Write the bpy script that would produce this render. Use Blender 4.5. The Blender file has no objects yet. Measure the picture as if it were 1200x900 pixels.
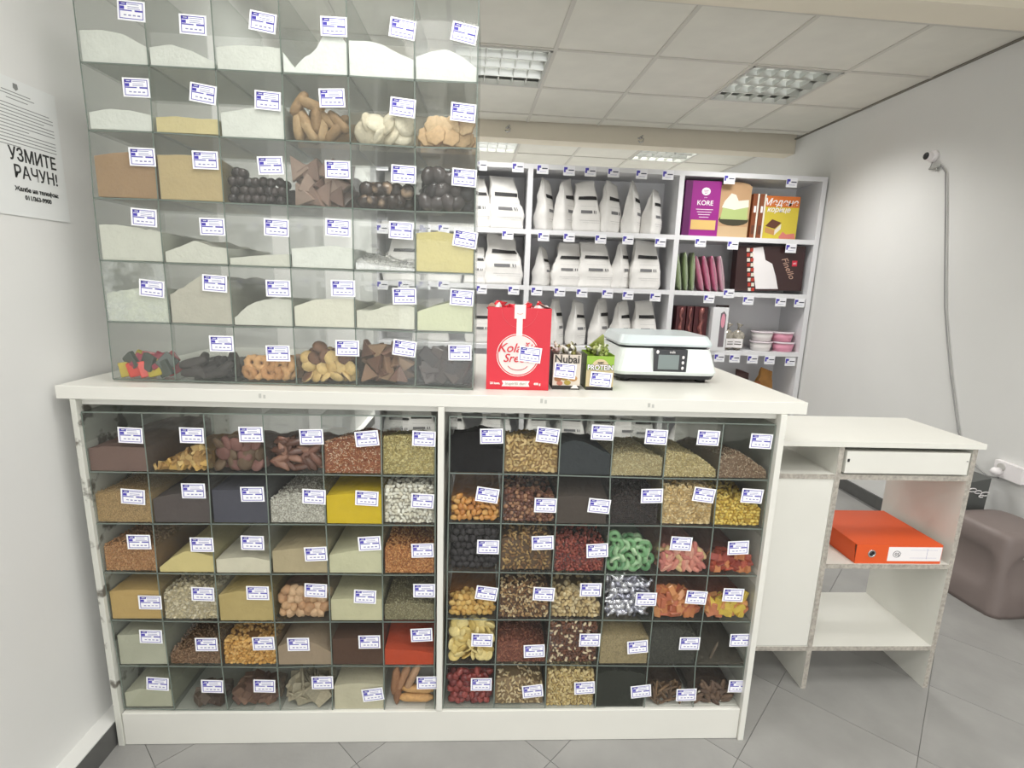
import bpy, math, random
import numpy as np
from mathutils import Vector, Matrix, noise
random.seed(7); rng = np.random.default_rng(7)
S = bpy.context.scene
COL = S.collection

# ---------------------------------------------------------------- camera
F = 605.7; PITCH, YAW, ROLL = 0.1941, 0.0510, -0.0337
CAM = np.array([1.0987, -1.4087, 1.4528])
def _rot():
    cy, sy = math.cos(YAW), math.sin(YAW)
    fwd = np.array([sy*math.cos(PITCH), cy*math.cos(PITCH), -math.sin(PITCH)])
    right = np.array([cy, -sy, 0.]); down = np.cross(fwd, right)
    c, s = math.cos(ROLL), math.sin(ROLL)
    return np.array([c*right+s*down, -s*right+c*down, fwd])
RM = _rot()
def at(px, py, axis, val):
    """world point where the photo pixel's ray meets the plane axis=val"""
    d = RM.T @ np.array([(px-600)/F, (py-450)/F, 1.]); t = (val-CAM[axis])/d[axis]
    return CAM + t*d
cd = bpy.data.cameras.new('camera'); cam = bpy.data.objects.new('camera', cd); COL.objects.link(cam)
cd.sensor_width = 36; cd.lens = 36*F/1200; cd.clip_start = .02
cam.matrix_world = Matrix(((RM[0][0], -RM[1][0], -RM[2][0], CAM[0]), (RM[0][1], -RM[1][1], -RM[2][1], CAM[1]),
                           (RM[0][2], -RM[1][2], -RM[2][2], CAM[2]), (0, 0, 0, 1)))
S.camera = cam

# ---------------------------------------------------------------- light and exposure
w = bpy.data.worlds.new('world'); S.world = w; w.use_nodes = True
w.node_tree.nodes['Background'].inputs[0].default_value = (.9, .95, 1, 1)
w.node_tree.nodes['Background'].inputs[1].default_value = .3
S.view_settings.view_transform = 'Standard'; S.view_settings.look = 'None'
S.view_settings.gamma = 1; S.view_settings.use_curve_mapping = False
S.view_settings.exposure = EXPOSURE = -0.45
S.cycles.transparent_max_bounces = 48; S.cycles.max_bounces = 8
S.cycles.sample_clamp_indirect = 4
def area(name, loc, rot, sx, sy, power, color=(1, 1, 1), spread=math.pi):
    l = bpy.data.lights.new(name, 'AREA'); l.shape = 'RECTANGLE'; l.size = sx; l.size_y = sy; l.energy = power; l.color = color; l.spread = spread
    o = bpy.data.objects.new(name, l); COL.objects.link(o); o.location = loc; o.rotation_euler = rot
    return o
# shop lamps on the ceiling of the front room, louvre light plus added fill beyond; daylight from the shop window behind the camera
COOL = (1, .985, .965)
for x_ in (.9, 2.7):
    for y_, p_ in ((-.45, 22), (-1.6, 26), (-2.9, 22)): area('front_room_lamp', (x_, y_, 2.70), (0, 0, 0), .58, .58, p_*.75, COOL, math.radians(150))
for x_ in (1.17, 2.97): area('aisle_louvre_and_fill', (x_, 2.19, 2.765), (0, 0, .04), .54, .54, 24, COOL, math.radians(126))
for x_, y_ in ((.35, 1.35), (.35, 2.45)): area('aisle_louvre_and_fill', (x_, y_, 2.765), (0, 0, .04), .5, .54, 11, COOL, math.radians(138))  # added fill with no known fixture, brightens the left wall behind the rack
for x_, y_ in ((.4, 3.75), (1.8, 4.9), (3.3, 4.9), (.5, 5.0)): area('back_room_fill', (x_, y_, 2.765), (0, 0, .04), .54, .54, 30, COOL, math.radians(125))  # extra unseen lights, added to brighten the room behind the cross beam
area('window_daylight', (1.9, -3.85, 1.25), (math.radians(104), 0, 0), 3.4, 2.2, 78, (.97, .98, 1))

# ---------------------------------------------------------------- materials
def lin(c): return tuple(((v/255)/12.92 if v <= 10 else (((v/255)+.055)/1.055)**2.4) for v in c)
MATS = {}
def mat(name, rgb, rough=.5, metal=0, var=0, vscale=8, bump=0, bscale=60, spec=.5, emit=0, coat=0, attr=False):
    if name in MATS: return MATS[name]
    m = bpy.data.materials.new(name); m.use_nodes = True; nt = m.node_tree; N = nt.nodes; K = nt.links
    b = N['Principled BSDF']; c = (*lin(rgb), 1)
    b.inputs['Base Color'].default_value = c; b.inputs['Roughness'].default_value = rough
    b.inputs['Metallic'].default_value = metal; b.inputs['Specular IOR Level'].default_value = spec
    b.inputs['Coat Weight'].default_value = coat
    tc = N.new('ShaderNodeTexCoord')
    src = None
    if attr:
        a = N.new('ShaderNodeAttribute'); a.attribute_name = 'Col'; src = a.outputs['Color']
    if var:
        n = N.new('ShaderNodeTexNoise'); n.inputs['Scale'].default_value = vscale; n.inputs['Detail'].default_value = 5
        K.new(tc.outputs['Object'], n.inputs['Vector'])
        r = N.new('ShaderNodeMapRange'); r.inputs['From Min'].default_value = .3; r.inputs['From Max'].default_value = .7
        r.inputs['To Min'].default_value = 1-var; r.inputs['To Max'].default_value = 1+var*.3
        K.new(n.outputs['Fac'], r.inputs['Value'])
        x = N.new('ShaderNodeVectorMath'); x.operation = 'SCALE'
        if src: K.new(src, x.inputs[0])
        else: x.inputs[0].default_value = c[:3]
        K.new(r.outputs[0], x.inputs['Scale']); src = x.outputs[0]
    if src: K.new(src, b.inputs['Base Color'])
    if bump:
        n = N.new('ShaderNodeTexNoise'); n.inputs['Scale'].default_value = bscale; n.inputs['Detail'].default_value = 4
        K.new(tc.outputs['Object'], n.inputs['Vector'])
        q = N.new('ShaderNodeBump'); q.inputs['Strength'].default_value = bump; q.inputs['Distance'].default_value = .004
        K.new(n.outputs['Fac'], q.inputs['Height']); K.new(q.outputs[0], b.inputs['Normal'])
    if emit:
        b.inputs['Emission Color'].default_value = c; b.inputs['Emission Strength'].default_value = emit
    MATS[name] = m; return m
def acrylic(name, tint, dust=0, ior=1.3, film=.0):
    m = bpy.data.materials.new(name); m.use_nodes = True; nt = m.node_tree; N = nt.nodes; K = nt.links
    N.remove(N['Principled BSDF']); out = N['Material Output']
    t = N.new('ShaderNodeBsdfTransparent'); t.inputs[0].default_value = (*tint, 1)
    g = N.new('ShaderNodeBsdfGlossy'); g.inputs['Roughness'].default_value = .04
    lw = N.new('ShaderNodeLayerWeight'); lw.inputs['Blend'].default_value = .5
    pw_ = N.new('ShaderNodeMath'); pw_.operation = 'POWER'; pw_.inputs[1].default_value = 4; K.new(lw.outputs['Facing'], pw_.inputs[0])
    f = N.new('ShaderNodeMath'); f.operation = 'MULTIPLY_ADD'; f.inputs[1].default_value = .6; f.inputs[2].default_value = .018 if ior < 1.4 else .06; K.new(pw_.outputs[0], f.inputs[0])
    mx = N.new('ShaderNodeMixShader'); K.new(f.outputs[0], mx.inputs[0]); K.new(t.outputs[0], mx.inputs[1]); K.new(g.outputs[0], mx.inputs[2])
    last = mx.outputs[0]
    d = N.new('ShaderNodeBsdfDiffuse'); d.inputs[0].default_value = (.75, .78, .75, 1)
    m2 = N.new('ShaderNodeMixShader'); K.new(last, m2.inputs[1]); K.new(d.outputs[0], m2.inputs[2])
    if dust:
        tc = N.new('ShaderNodeTexCoord'); n = N.new('ShaderNodeTexNoise'); n.inputs['Scale'].default_value = 22; n.inputs['Detail'].default_value = 8
        n.inputs['Roughness'].default_value = .7
        K.new(tc.outputs['Object'], n.inputs['Vector'])
        r = N.new('ShaderNodeMapRange'); r.inputs['From Min'].default_value = .42; r.inputs['From Max'].default_value = .68; r.inputs['To Max'].default_value = dust
        K.new(n.outputs['Fac'], r.inputs['Value']); K.new(r.outputs[0], m2.inputs[0])
    else: m2.inputs[0].default_value = film
    K.new(m2.outputs[0], out.inputs['Surface'])
    MATS[name] = m; return m
CLEAR = acrylic('clear_acrylic', (.965, .97, .966), film=.003)
HAZY = acrylic('hazy_clear_acrylic', (.97, .975, .97), film=.035)
SIDE = acrylic('clear_acrylic_divider', (.90, .91, .90), film=.03)
DUSTY = acrylic('dusty_acrylic', (.955, .97, .96), dust=.32)
POLY = acrylic('clear_plastic_bag', (.93, .94, .93), ior=1.45, film=.12)
EDGE = mat('acrylic_edge', (112, 122, 114), .3)
WHITE = mat('white_laminate', (222, 221, 213), .35, var=.04, vscale=3)
SHELFW = mat('white_shelf_board', (226, 226, 228), .45)
RAW = mat('raw_chipboard_edge', (178, 172, 162), .8, var=.35, vscale=90, bump=.4, bscale=200)
WALL = mat('painted_wall', (224, 224, 221), .8, var=.05, vscale=1.2, bump=.08, bscale=40)
LABELW = mat('tag_paper', (246, 246, 250), .5)
BLUE = mat('tag_blue_ink', (70, 62, 172), .5)
INK = mat('tag_grey_ink', (140, 140, 185), .6)
BLACK = mat('black_plastic', (24, 24, 25), .4)
GRAIN = mat('dry_goods', (200, 200, 200), .65, attr=True, var=.18, vscale=120, bump=.35, bscale=160)
SHINY = mat('glossy_sweets', (200, 200, 200), .22, attr=True, var=.12, vscale=60)
POWDER = mat('fine_powder', (200, 200, 200), .95, attr=True, var=.06, vscale=30, bump=.5, bscale=90, spec=.1)
CHROME = mat('chrome', (200, 200, 200), .2, metal=1)

# ---------------------------------------------------------------- mesh helpers
def tag(o, label=None, cat=None, group=None, kind=None):
    if label: o['label'] = label
    if cat: o['category'] = cat
    if group: o['group'] = group
    if kind: o['kind'] = kind
    return o
class MB:
    def __init__(s): s.v = []; s.f = []; s.m = []; s.smooth = []
    def add(s, vs, fs, mi=0, smooth=False):
        b = len(s.v); s.v += [tuple(map(float, v)) for v in vs]
        for f in fs: s.f.append(tuple(b+i for i in f)); s.m.append(mi); s.smooth.append(smooth)
        return s
    def box(s, x0, x1, y0, y1, z0, z1, mi=0, front=None, bevel=0):
        vs = [(x0,y0,z0),(x1,y0,z0),(x1,y1,z0),(x0,y1,z0),(x0,y0,z1),(x1,y0,z1),(x1,y1,z1),(x0,y1,z1)]
        fs = [(0,3,2,1),(4,5,6,7),(0,1,5,4),(1,2,6,5),(2,3,7,6),(3,0,4,7)]
        b = len(s.v); s.v += vs
        for k, f in enumerate(fs):
            s.f.append(tuple(b+i for i in f)); s.m.append(front if (front is not None and k == 2) else mi); s.smooth.append(False)
        return s
    def obox(s, c, ux, uy, uz, hx, hy, hz, mi=0):
        c, ux, uy, uz = map(np.array, (c, ux, uy, uz)); vs = []
        for sz in (-1, 1):
            for sx, sy in ((-1,-1),(1,-1),(1,1),(-1,1)): vs.append(c+ux*hx*sx+uy*hy*sy+uz*hz*sz)
        return s.add(vs, [(0,3,2,1),(4,5,6,7),(0,1,5,4),(1,2,6,5),(2,3,7,6),(3,0,4,7)], mi)
    def bar(s, a, b, t, mi=0):
        """thin square bar between two points, t = half thickness"""
        a = np.array(a, float); b = np.array(b, float); d = b-a; L = np.linalg.norm(d); d /= L
        up = np.array([0, 0, 1.]) if abs(d[2]) < .9 else np.array([1., 0, 0])
        u = np.cross(d, up); u /= np.linalg.norm(u); v = np.cross(d, u)
        return s.obox((a+b)/2, d, u, v, L/2, t, t, mi)
    def tube(s, pts, r, n=8, mi=0, cap=True):
        pts = [np.array(p, float) for p in pts]; rs = r if isinstance(r, (list, tuple)) else [r]*len(pts)
        rings = []; prev = None
        for i, p in enumerate(pts):
            d = pts[min(i+1, len(pts)-1)]-pts[max(i-1, 0)]; d /= np.linalg.norm(d)+1e-9
            if prev is None:
                up = np.array([0, 0, 1.]) if abs(d[2]) < .9 else np.array([1., 0, 0]); u = np.cross(d, up)
            else: u = prev-d*np.dot(prev, d)
            u /= np.linalg.norm(u); prev = u; v = np.cross(d, u)
            rings.append([p+rs[i]*(u*math.cos(2*math.pi*k/n)+v*math.sin(2*math.pi*k/n)) for k in range(n)])
        vs = [q for R in rings for q in R]; fs = []
        for i in range(len(pts)-1):
            for k in range(n): fs.append((i*n+k, i*n+(k+1) % n, (i+1)*n+(k+1) % n, (i+1)*n+k))
        if cap: fs += [tuple(range(n-1, -1, -1)), tuple(range((len(pts)-1)*n, len(pts)*n))]
        return s.add(vs, fs, mi, True)
    def lathe(s, prof, n=24, mi=0, c=(0,0,0), caps=True):
        vs = []; fs = []
        for (r, z) in prof:
            for k in range(n): a = 2*math.pi*k/n; vs.append((c[0]+r*math.cos(a), c[1]+r*math.sin(a), c[2]+z))
        for i in range(len(prof)-1):
            for k in range(n): fs.append((i*n+k, i*n+(k+1) % n, (i+1)*n+(k+1) % n, (i+1)*n+k))
        if caps: fs += [tuple(range(n-1, -1, -1)), tuple(range((len(prof)-1)*n, len(prof)*n))]
        return s.add(vs, fs, mi, True)
    def prism(s, poly, y0, y1, mi=0, axis='y'):
        n = len(poly)
        P = (lambda a, b, t: (a, t, b)) if axis == 'y' else ((lambda a, b, t: (t, a, b)) if axis == 'x' else (lambda a, b, t: (a, b, t)))
        vs = [P(a, b, y0) for a, b in poly]+[P(a, b, y1) for a, b in poly]
        fs = [tuple(range(n)), tuple(range(2*n-1, n-1, -1))]+[(i, i+n, (i+1) % n+n, (i+1) % n) for i in range(n)]
        return s.add(vs, fs, mi)
    def mesh(s, name, mats):
        me = bpy.data.meshes.new(name); me.from_pydata(s.v, [], s.f)
        for m in (mats if isinstance(mats, (list, tuple)) else [mats]): me.materials.append(m)
        me.polygons.foreach_set('material_index', s.m); me.polygons.foreach_set('use_smooth', s.smooth); me.update()
        import bmesh
        bm = bmesh.new(); bm.from_mesh(me); bmesh.ops.recalc_face_normals(bm, faces=bm.faces); bm.to_mesh(me); bm.free()
        return me
    def build(s, name, mats, parent=None, loc=(0,0,0), rot=(0,0,0)):
        return link(name, s.mesh(name, mats), parent, loc, rot)
def link(name, me, parent=None, loc=(0,0,0), rot=(0,0,0)):
    o = bpy.data.objects.new(name, me); COL.objects.link(o); o.location = loc; o.rotation_euler = rot
    if parent: o.parent = parent
    return o
def empty(name, loc=(0,0,0), rz=0):
    o = bpy.data.objects.new(name, None); COL.objects.link(o); o.location = loc; o.rotation_euler = (0, 0, rz); o.empty_display_size = .05; return o
def bevel(o, w_=.003, seg=2):
    m = o.modifiers.new('bevel', 'BEVEL'); m.width = w_; m.segments = seg; m.limit_method = 'ANGLE'; return o
def copy_tree(o, parent=None):
    c = o.copy(); COL.objects.link(c)
    if parent: c.parent = parent
    for ch in [q for q in bpy.data.objects if q.parent == o]: copy_tree(ch, c)
    return c
def text(s_, size, material, parent, loc, rot=(math.pi/2, 0, 0), name='lettering', align='CENTER', shear=0, bold=0, ex=.0004, sx=1):
    cu = bpy.data.curves.new(name, 'FONT'); cu.body = s_; cu.size = size; cu.align_x = align; cu.shear = shear; cu.offset = bold; cu.extrude = ex; cu.resolution_u = 3
    o = bpy.data.objects.new(name, cu); COL.objects.link(o); bpy.context.view_layer.update()
    me = bpy.data.meshes.new_from_object(o.evaluated_get(bpy.context.evaluated_depsgraph_get())); me.materials.clear(); me.materials.append(material)
    bpy.data.objects.remove(o); 
    q = link(name, me, parent, loc, rot); q.scale = (sx, 1, 1); return q

# ================================================================ ROOM
def struct(o, label=None): o['kind'] = 'structure'; return o
CZ = 2.777
# right wall runs very slightly askew (measured on its ceiling line)
RW = lambda y: 3.835-.0225*(y-1.44)
y0, y1 = -4.0, 5.6
struct(MB().prism([(RW(y0), y0), (RW(y0)+.12, y0), (RW(y1)+.12, y1), (RW(y1), y1)], 0, 2.95, axis='z').build('wall_right', WALL))
struct(MB().box(-.195, -.075, y0, y1, 0, 2.95).build('wall_left', WALL))
struct(MB().box(-.195, 4.1, y1, y1+.12, 0, 2.95).build('wall_back', WALL))
struct(MB().box(-.195, 4.1, y0-.12, y0, 0, 2.95).build('wall_front', WALL))
BASEG = mat('baseboard_grey', (92, 92, 90), .6, var=.15, vscale=14)
BASEL = mat('baseboard_top_paint', (222, 222, 218), .7)
struct(MB().box(-.075, -.022, -4, 5.6, 0, .078).box(-.075, -.024, -4, 5.6, .078, .082, 1).build('baseboard_left', [BASEG, BASEL]))
struct(MB().prism([(RW(-4)-.015, -4), (RW(-4), -4), (RW(5.6), 5.6), (RW(5.6)-.015, 5.6)], 0, .085, axis='z').build('baseboard_right', BASEG))
# floor: bed + 42 cm tiles laid at 45 degrees
FL = mat('floor_tile_grey', (150, 149, 146), .36, var=.16, vscale=5, bump=.12, bscale=90)
JOINT = mat('floor_joint', (110, 110, 108), .85)
floor = struct(MB().box(-.195, 4.1, -4.12, 5.72, -.08, -.0025).build('floor', JOINT))
def clip(poly, a, b, c):
    out = []
    for i in range(len(poly)):
        p, q = poly[i], poly[(i+1) % len(poly)]; dp = a*p[0]+b*p[1]-c; dq = a*q[0]+b*q[1]-c
        if dp <= 0: out.append(p)
        if (dp < 0) != (dq < 0) and abs(dp-dq) > 1e-9:
            t = dp/(dp-dq); out.append((p[0]+t*(q[0]-p[0]), p[1]+t*(q[1]-p[1])))
    return out
ST = .5943; O = (.732, -.070)
full = None
for i in range(-14, 15):
    for j in range(-14, 15):
        cx = O[0]+(i+j)*ST/2; cy = O[1]+(i-j)*ST/2+ST/2
        h = ST/2-.0014
        poly = [(h, 0), (0, h), (-h, 0), (0, -h)]
        P = [(x+cx, y+cy) for x, y in poly]
        if cy > 5.3 or cy < -3.7: continue
        far = cy > 3.4 or cy < -1.3
        Q = clip(clip(P, -1, 0, .022), 1, 0, 3.78)
        if len(Q) < 3: continue
        if Q == P:
            if full is None: full = MB().prism(poly, -.003, .0, axis='z').mesh('floor_tile', FL)
            link('floor_tile', full, floor, (cx, cy, 0))
        else: MB().prism([(x-cx, y-cy) for x, y in Q], -.003, 0, axis='z').build('floor_tile', FL, floor, (cx, cy, 0))
# ceiling: structural slab, T-bar grid, loose tiles
CT = mat('ceiling_tile_white', (226, 224, 214), .85, var=.05, vscale=6, bump=.1, bscale=120)
TB = mat('ceiling_t_bar', (206, 203, 194), .6)
BEAM = mat('beam_cream_paint', (226, 218, 200), .75, var=.04, vscale=2)
ceiling = struct(MB().box(-.195, 4.1, -4.12, 5.72, 2.86, 2.95).build('ceiling', WALL))
PSI = .0411; cps, sps = math.cos(PSI), math.sin(PSI); G0 = (1.4524, 1.8828)
def grid_pt(a, b, y_off=0): return (G0[0]+a*.6*cps-b*.6*sps, G0[1]+a*.6*sps+b*.6*cps)
def clip_room(P, ya, yb):
    P = clip(P, -1, 0, .075); P = clip(P, 1, .0225, 3.835+.0225*1.44)
    P = clip(P, 0, -1, -ya); P = clip(P, 0, 1, yb); return P
bars = MB()
fixt = []
def tiles(arange, brange, ya, yb, skip):
    for a in arange:
        for b in brange:
            if (a, b) in skip: fixt.append((a, b)); continue
            e = .018
            P = [grid_pt(a+e, b+e), grid_pt(a+1-e, b+e), grid_pt(a+1-e, b+1-e), grid_pt(a+e, b+1-e)]
            P = clip_room(P, ya+.004, yb-.004)
            if len(P) < 3: continue
            cx = sum(p[0] for p in P)/len(P); cy = sum(p[1] for p in P)/len(P)
            MB().prism([(x-cx, y-cy) for x, y in P], CZ+.006, CZ+.02, axis='z').build('ceiling_tile', CT, ceiling, (cx, cy, 0))
def tbars(arange, brange, ya, yb):
    for a in arange:
        p0, p1 = grid_pt(a, brange[0]), grid_pt(a, brange[-1]); w_ = .012
        P = clip_room([(p0[0]-w_, p0[1]), (p0[0]+w_, p0[1]), (p1[0]+w_, p1[1]), (p1[0]-w_, p1[1])], ya, yb)
        if len(P) > 2: bars.prism(P, CZ, CZ+.008, axis='z')
    for b in brange:
        p0, p1 = grid_pt(arange[0], b), grid_pt(arange[-1], b); w_ = .012
        P = clip_room([(p0[0], p0[1]-w_), (p1[0], p1[1]-w_), (p1[0], p1[1]+w_), (p0[0], p0[1]+w_)], ya, yb)
        if len(P) > 2: bars.prism(P, CZ+.0003, CZ+.0083, axis='z')
NF = {(-1, 0), (2, 0)}
B0, B1 = .82, 3.27       # front beam far edge / back beam face
tiles(range(-4, 6), range(-3, 4), 1.0, 3.27, NF)
tbars(range(-4, 6), range(-3, 5), 1.0, 3.27)
o1 = G0
G0 = (1.4524, 1.8828+.075)      # the field behind the cross beam starts on a fresh row
BF = {(-1, 3), (2, 3)}
tiles(range(-4, 6), range(2, 8), 3.45, 5.6, BF)
tbars(range(-4, 6), range(2, 8), 3.45, 5.6)
bars.build('ceiling_grid', TB, ceiling)
# beams (trim): cross beam behind, and the near one whose underside fills the top of the view
struct(MB().prism([(-.075, 3.262), (RW(3.4), 3.385), (RW(3.5), 3.55), (-.075, 3.43)], 2.655, 2.86, axis='z').build('trim_1', BEAM))
struct(MB().prism([(-.075, .800), (RW(.9), .880), (RW(1.0), 1.055), (-.075, .915)], 2.62, 2.86, axis='z').build('trim_2', BEAM))
struct(MB().box(-.075, 4.0, -4, .8, CZ, CZ+.02).build('ceiling_panel', CT, ceiling))
# wall trim angle along right wall
trimb = MB()
trimb.prism([(RW(1.05)-.02, 1.05), (RW(1.05), 1.05), (RW(3.38), 3.38), (RW(3.38)-.02, 3.38)], CZ-.003, CZ+.004, axis='z')
trimb.build('ceiling_edge_trim', mat('dark_edge_trim', (120, 116, 106), .6), ceiling)
# louvre lights
ALU = mat('louvre_aluminium', (205, 207, 203), .28, metal=.85)
TRAY = mat('fixture_tray_white', (190, 190, 184), .5)
OFF = mat('lamp_tube_dim', (240, 242, 236), .4, emit=3)
LIT = mat('lamp_tube_lit', (255, 255, 250), .4, emit=16)
def fixture(a, b, g0, lit, label):
    global G0
    keep = G0; G0 = g0; c = grid_pt(a+.5, b+.5); G0 = keep
    e = empty('louvre_light', (c[0], c[1], CZ), PSI); tag(e, label, 'ceiling light', 'louvre lights in the tiled ceiling')
    h = .29
    f = MB()
    for (x0, x1, y0_, y1_) in ((-h, h, -h, -h+.014), (-h, h, h-.014, h), (-h, -h+.014, -h, h), (h-.014, h, -h, h)): f.box(x0, x1, y0_, y1_, -.004, .03)
    f.build('frame', TRAY, e)
    MB().box(-h+.01, h-.01, -h+.01, h-.01, .065, .07).build('reflector_tray', TRAY, e)
    for k in range(4):
        y = -.21+.14*k
        MB().tube([(-.26, y, .05), (.26, y, .05)], .012, 8).build('lamp_tube', LIT if lit else OFF, e)
    for k in range(1, 4):
        y = -.28+.14*k
        MB().prism([(y-.014, .04), (y-.004, 0), (y+.004, 0), (y+.014, .04)], -.276, .276, axis='x').build('louvre_rail', ALU, e)
    bl = MB()
    for k in range(1, 6):
        x = -.28+.56*k/6
        bl.prism([(x-.007, .03), (x-.002, .004), (x+.002, .004), (x+.007, .03)], -.276, .276)
    bl.build('louvre_blades', ALU, e)
    return e
fixture(-1, 0, o1, False, 'unlit-looking square louvre light above the clear bins, left one before the beam')
fixture(2, 0, o1, False, 'square aluminium louvre light on the right before the cross beam')
fixture(-1, 3, G0, True, 'glowing square louvre light behind the cross beam, left one')
fixture(2, 3, G0, True, 'glowing square louvre light behind the cross beam above the shelves, right one')
# hooks on the cross beam
for (px, py, t) in ((595, 150, 'small metal hook on cross beam, left one'), (751, 161, 'small metal hook on cross beam, right one')):
    p = at(px, py, 1, 3.30); z = p[2]
    h = MB(); h.tube([(0, -.045, 0), (0, 0, 0)], .007, 8); h.tube([(0, -.045, 0), (.02, -.055, -.015), (.016, -.058, -.038), (-.008, -.055, -.044), (-.022, -.05, -.03)], .005, 6)
    h.tube([(0, -.045, 0), (.016, -.05, .014)], .006, 6); h.tube([(-.018, -.01, .0), (.018, -.01, 0)], .006, 6)
    o = h.build('beam_hook', CHROME, None, (p[0], 3.262+.029*(p[0]+.08)+.01-.002, z)); tag(o, t, 'hook', 'metal hooks on the cross beam')
GU=[[(0.0657,2.1549),(0.2313,2.1548),(0.3953,2.1543),(0.5597,2.1539),(0.726,2.1556),(0.8955,2.1529),(1.0574,2.1555)],[(0.0657,1.9579),(0.2313,1.9578),(0.3953,1.9573),(0.5597,1.9569),(0.726,1.9586),(0.8955,1.9559),(1.0574,1.9585)],[(0.0664,1.7987),(0.2258,1.8015),(0.3925,1.7979),(0.5595,1.7968),(0.7277,1.7969),(0.8963,1.7951),(1.0583,1.7986)],[(0.0589,1.6337),(0.2233,1.6358),(0.3921,1.6342),(0.5579,1.6338),(0.7292,1.6333),(0.8958,1.6319),(1.0574,1.6342)],[(0.0567,1.4741),(0.2222,1.4729),(0.3925,1.4716),(0.5581,1.4718),(0.7275,1.4696),(0.8953,1.4714),(1.0584,1.4718)],[(0.0577,1.3102),(0.2252,1.3098),(0.3939,1.3056),(0.5572,1.3094),(0.7288,1.3104),(0.8979,1.3059),(1.0605,1.3084)],[(0.0547,1.1498),(0.224,1.1498),(0.3908,1.1485),(0.5598,1.1474),(0.7279,1.1475),(0.8948,1.15),(1.0599,1.1442)]]
GL=[[(-0.0036,1.0664),(0.1554,1.0677),(0.3209,1.0691),(0.481,1.0704),(0.641,1.0718),(0.8055,1.0731),(0.9583,1.0744)],[(-0.0036,0.8941),(0.1554,0.8941),(0.3209,0.8937),(0.481,0.8948),(0.641,0.8958),(0.8055,0.8955),(0.9583,0.8951)],[(-0.0045,0.7381),(0.1539,0.7386),(0.3165,0.7404),(0.4794,0.7412),(0.6422,0.7421),(0.8058,0.742),(0.9589,0.7426)],[(-0.0001,0.5849),(0.1511,0.5831),(0.3153,0.5813),(0.4765,0.5817),(0.6438,0.5833),(0.8029,0.5811),(0.9591,0.582)],[(0.0031,0.4296),(0.1519,0.4255),(0.3131,0.4236),(0.4788,0.4226),(0.6436,0.4242),(0.8018,0.4243),(0.9598,0.4242)],[(0.0091,0.2747),(0.1538,0.2721),(0.3123,0.2696),(0.4782,0.2666),(0.6438,0.2716),(0.8024,0.2698),(0.9581,0.2691)],[(0.0094,0.1247),(0.1584,0.1185),(0.3189,0.116),(0.4794,0.1135),(0.64,0.111),(0.8014,0.1096),(0.9601,0.1116)]]
GR=[[(0.9986,1.0755),(1.1545,1.0746),(1.3161,1.0738),(1.4692,1.0729),(1.6264,1.072),(1.7909,1.0711),(1.9459,1.0702)],[(0.9986,0.9066),(1.1545,0.9057),(1.3161,0.9044),(1.4692,0.902),(1.6264,0.8997),(1.7909,0.8996),(1.9459,0.899)],[(0.9969,0.7511),(1.1523,0.7512),(1.3155,0.7495),(1.4769,0.7482),(1.6347,0.7489),(1.7955,0.7456),(1.9484,0.7414)],[(0.996,0.5938),(1.1523,0.5919),(1.3125,0.5904),(1.4748,0.5873),(1.6359,0.5871),(1.7963,0.5849),(1.9537,0.5852)],[(0.9961,0.4359),(1.1494,0.4317),(1.3127,0.4319),(1.4777,0.4306),(1.6351,0.4284),(1.7948,0.427),(1.9514,0.4259)],[(0.9928,0.2763),(1.1481,0.2751),(1.3086,0.2733),(1.4722,0.2692),(1.6347,0.2667),(1.7893,0.2661),(1.9503,0.2639)],[(0.986,0.1183),(1.1477,0.1166),(1.3129,0.1132),(1.475,0.1118),(1.6361,0.1088),(1.7979,0.1064),(1.9579,0.0991)]]
TU=[[(0.202,2.079,3.0),(0.348,2.056,2.0),(0.519,2.071,8.0),(0.694,2.07,0.0),(0.866,2.074,8.0),(1.022,2.072,10.0)],[(0.196,1.905,0.0),(0.36,1.899,8.0),(0.521,1.89,3.0),(0.684,1.904,-3.0),(0.865,1.89,5.0),(1.022,1.885,4.0)],[(0.194,1.74,0.0),(0.353,1.739,0.0),(0.519,1.733,-3.0),(0.693,1.73,0.0),(0.866,1.726,2.0),(1.027,1.724,3.0)],[(0.183,1.589,3.0),(0.358,1.572,0.0),(0.526,1.576,2.0),(0.689,1.582,2.0),(0.858,1.581,2.0),(1.032,1.565,8.0)],[(0.185,1.404,5.0),(0.353,1.423,3.0),(0.522,1.415,0.0),(0.698,1.421,0.0),(0.866,1.405,-2.0),(1.025,1.406,3.0)],[None,(0.359,1.258,0.0),(0.512,1.235,-1.0),(0.705,1.255,0.0),(0.865,1.259,7.0),(1.022,1.251,-1.0)]]
TL=[[(0.12,1.003,2.0),(0.285,1.006,1.0),(0.446,1.012,-1.0),(0.612,1.008,-2.0),(0.766,1.006,-6.0),(0.926,1.009,2.0)],[(0.108,0.822,4.0),(0.276,0.842,0.0),(0.439,0.834,-1.0),(0.612,0.829,3.0),(0.762,0.826,3.0),(0.922,0.82,3.0)],[(0.11,0.683,0.0),(0.286,0.676,0.0),(0.43,0.683,1.0),(0.61,0.649,-3.0),(0.767,0.684,-4.0),(0.922,0.663,-2.0)],[(0.122,0.489,1.0),(0.276,0.517,2.0),(0.435,0.521,1.0),(0.605,0.53,3.0),(0.75,0.51,3.0),(0.927,0.531,0.0)],[(0.113,0.375,2.0),(0.273,0.348,0.0),(0.442,0.351,-2.0),(0.546,0.348,-1.0),(0.76,0.356,-1.0),(0.919,0.38,-3.0)],[(0.117,0.212,5.0),(0.279,0.202,2.0),(0.436,0.202,2.0),(0.613,0.213,-1.0),(0.767,0.169,-8.0),(0.937,0.211,-1.0)]]
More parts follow.
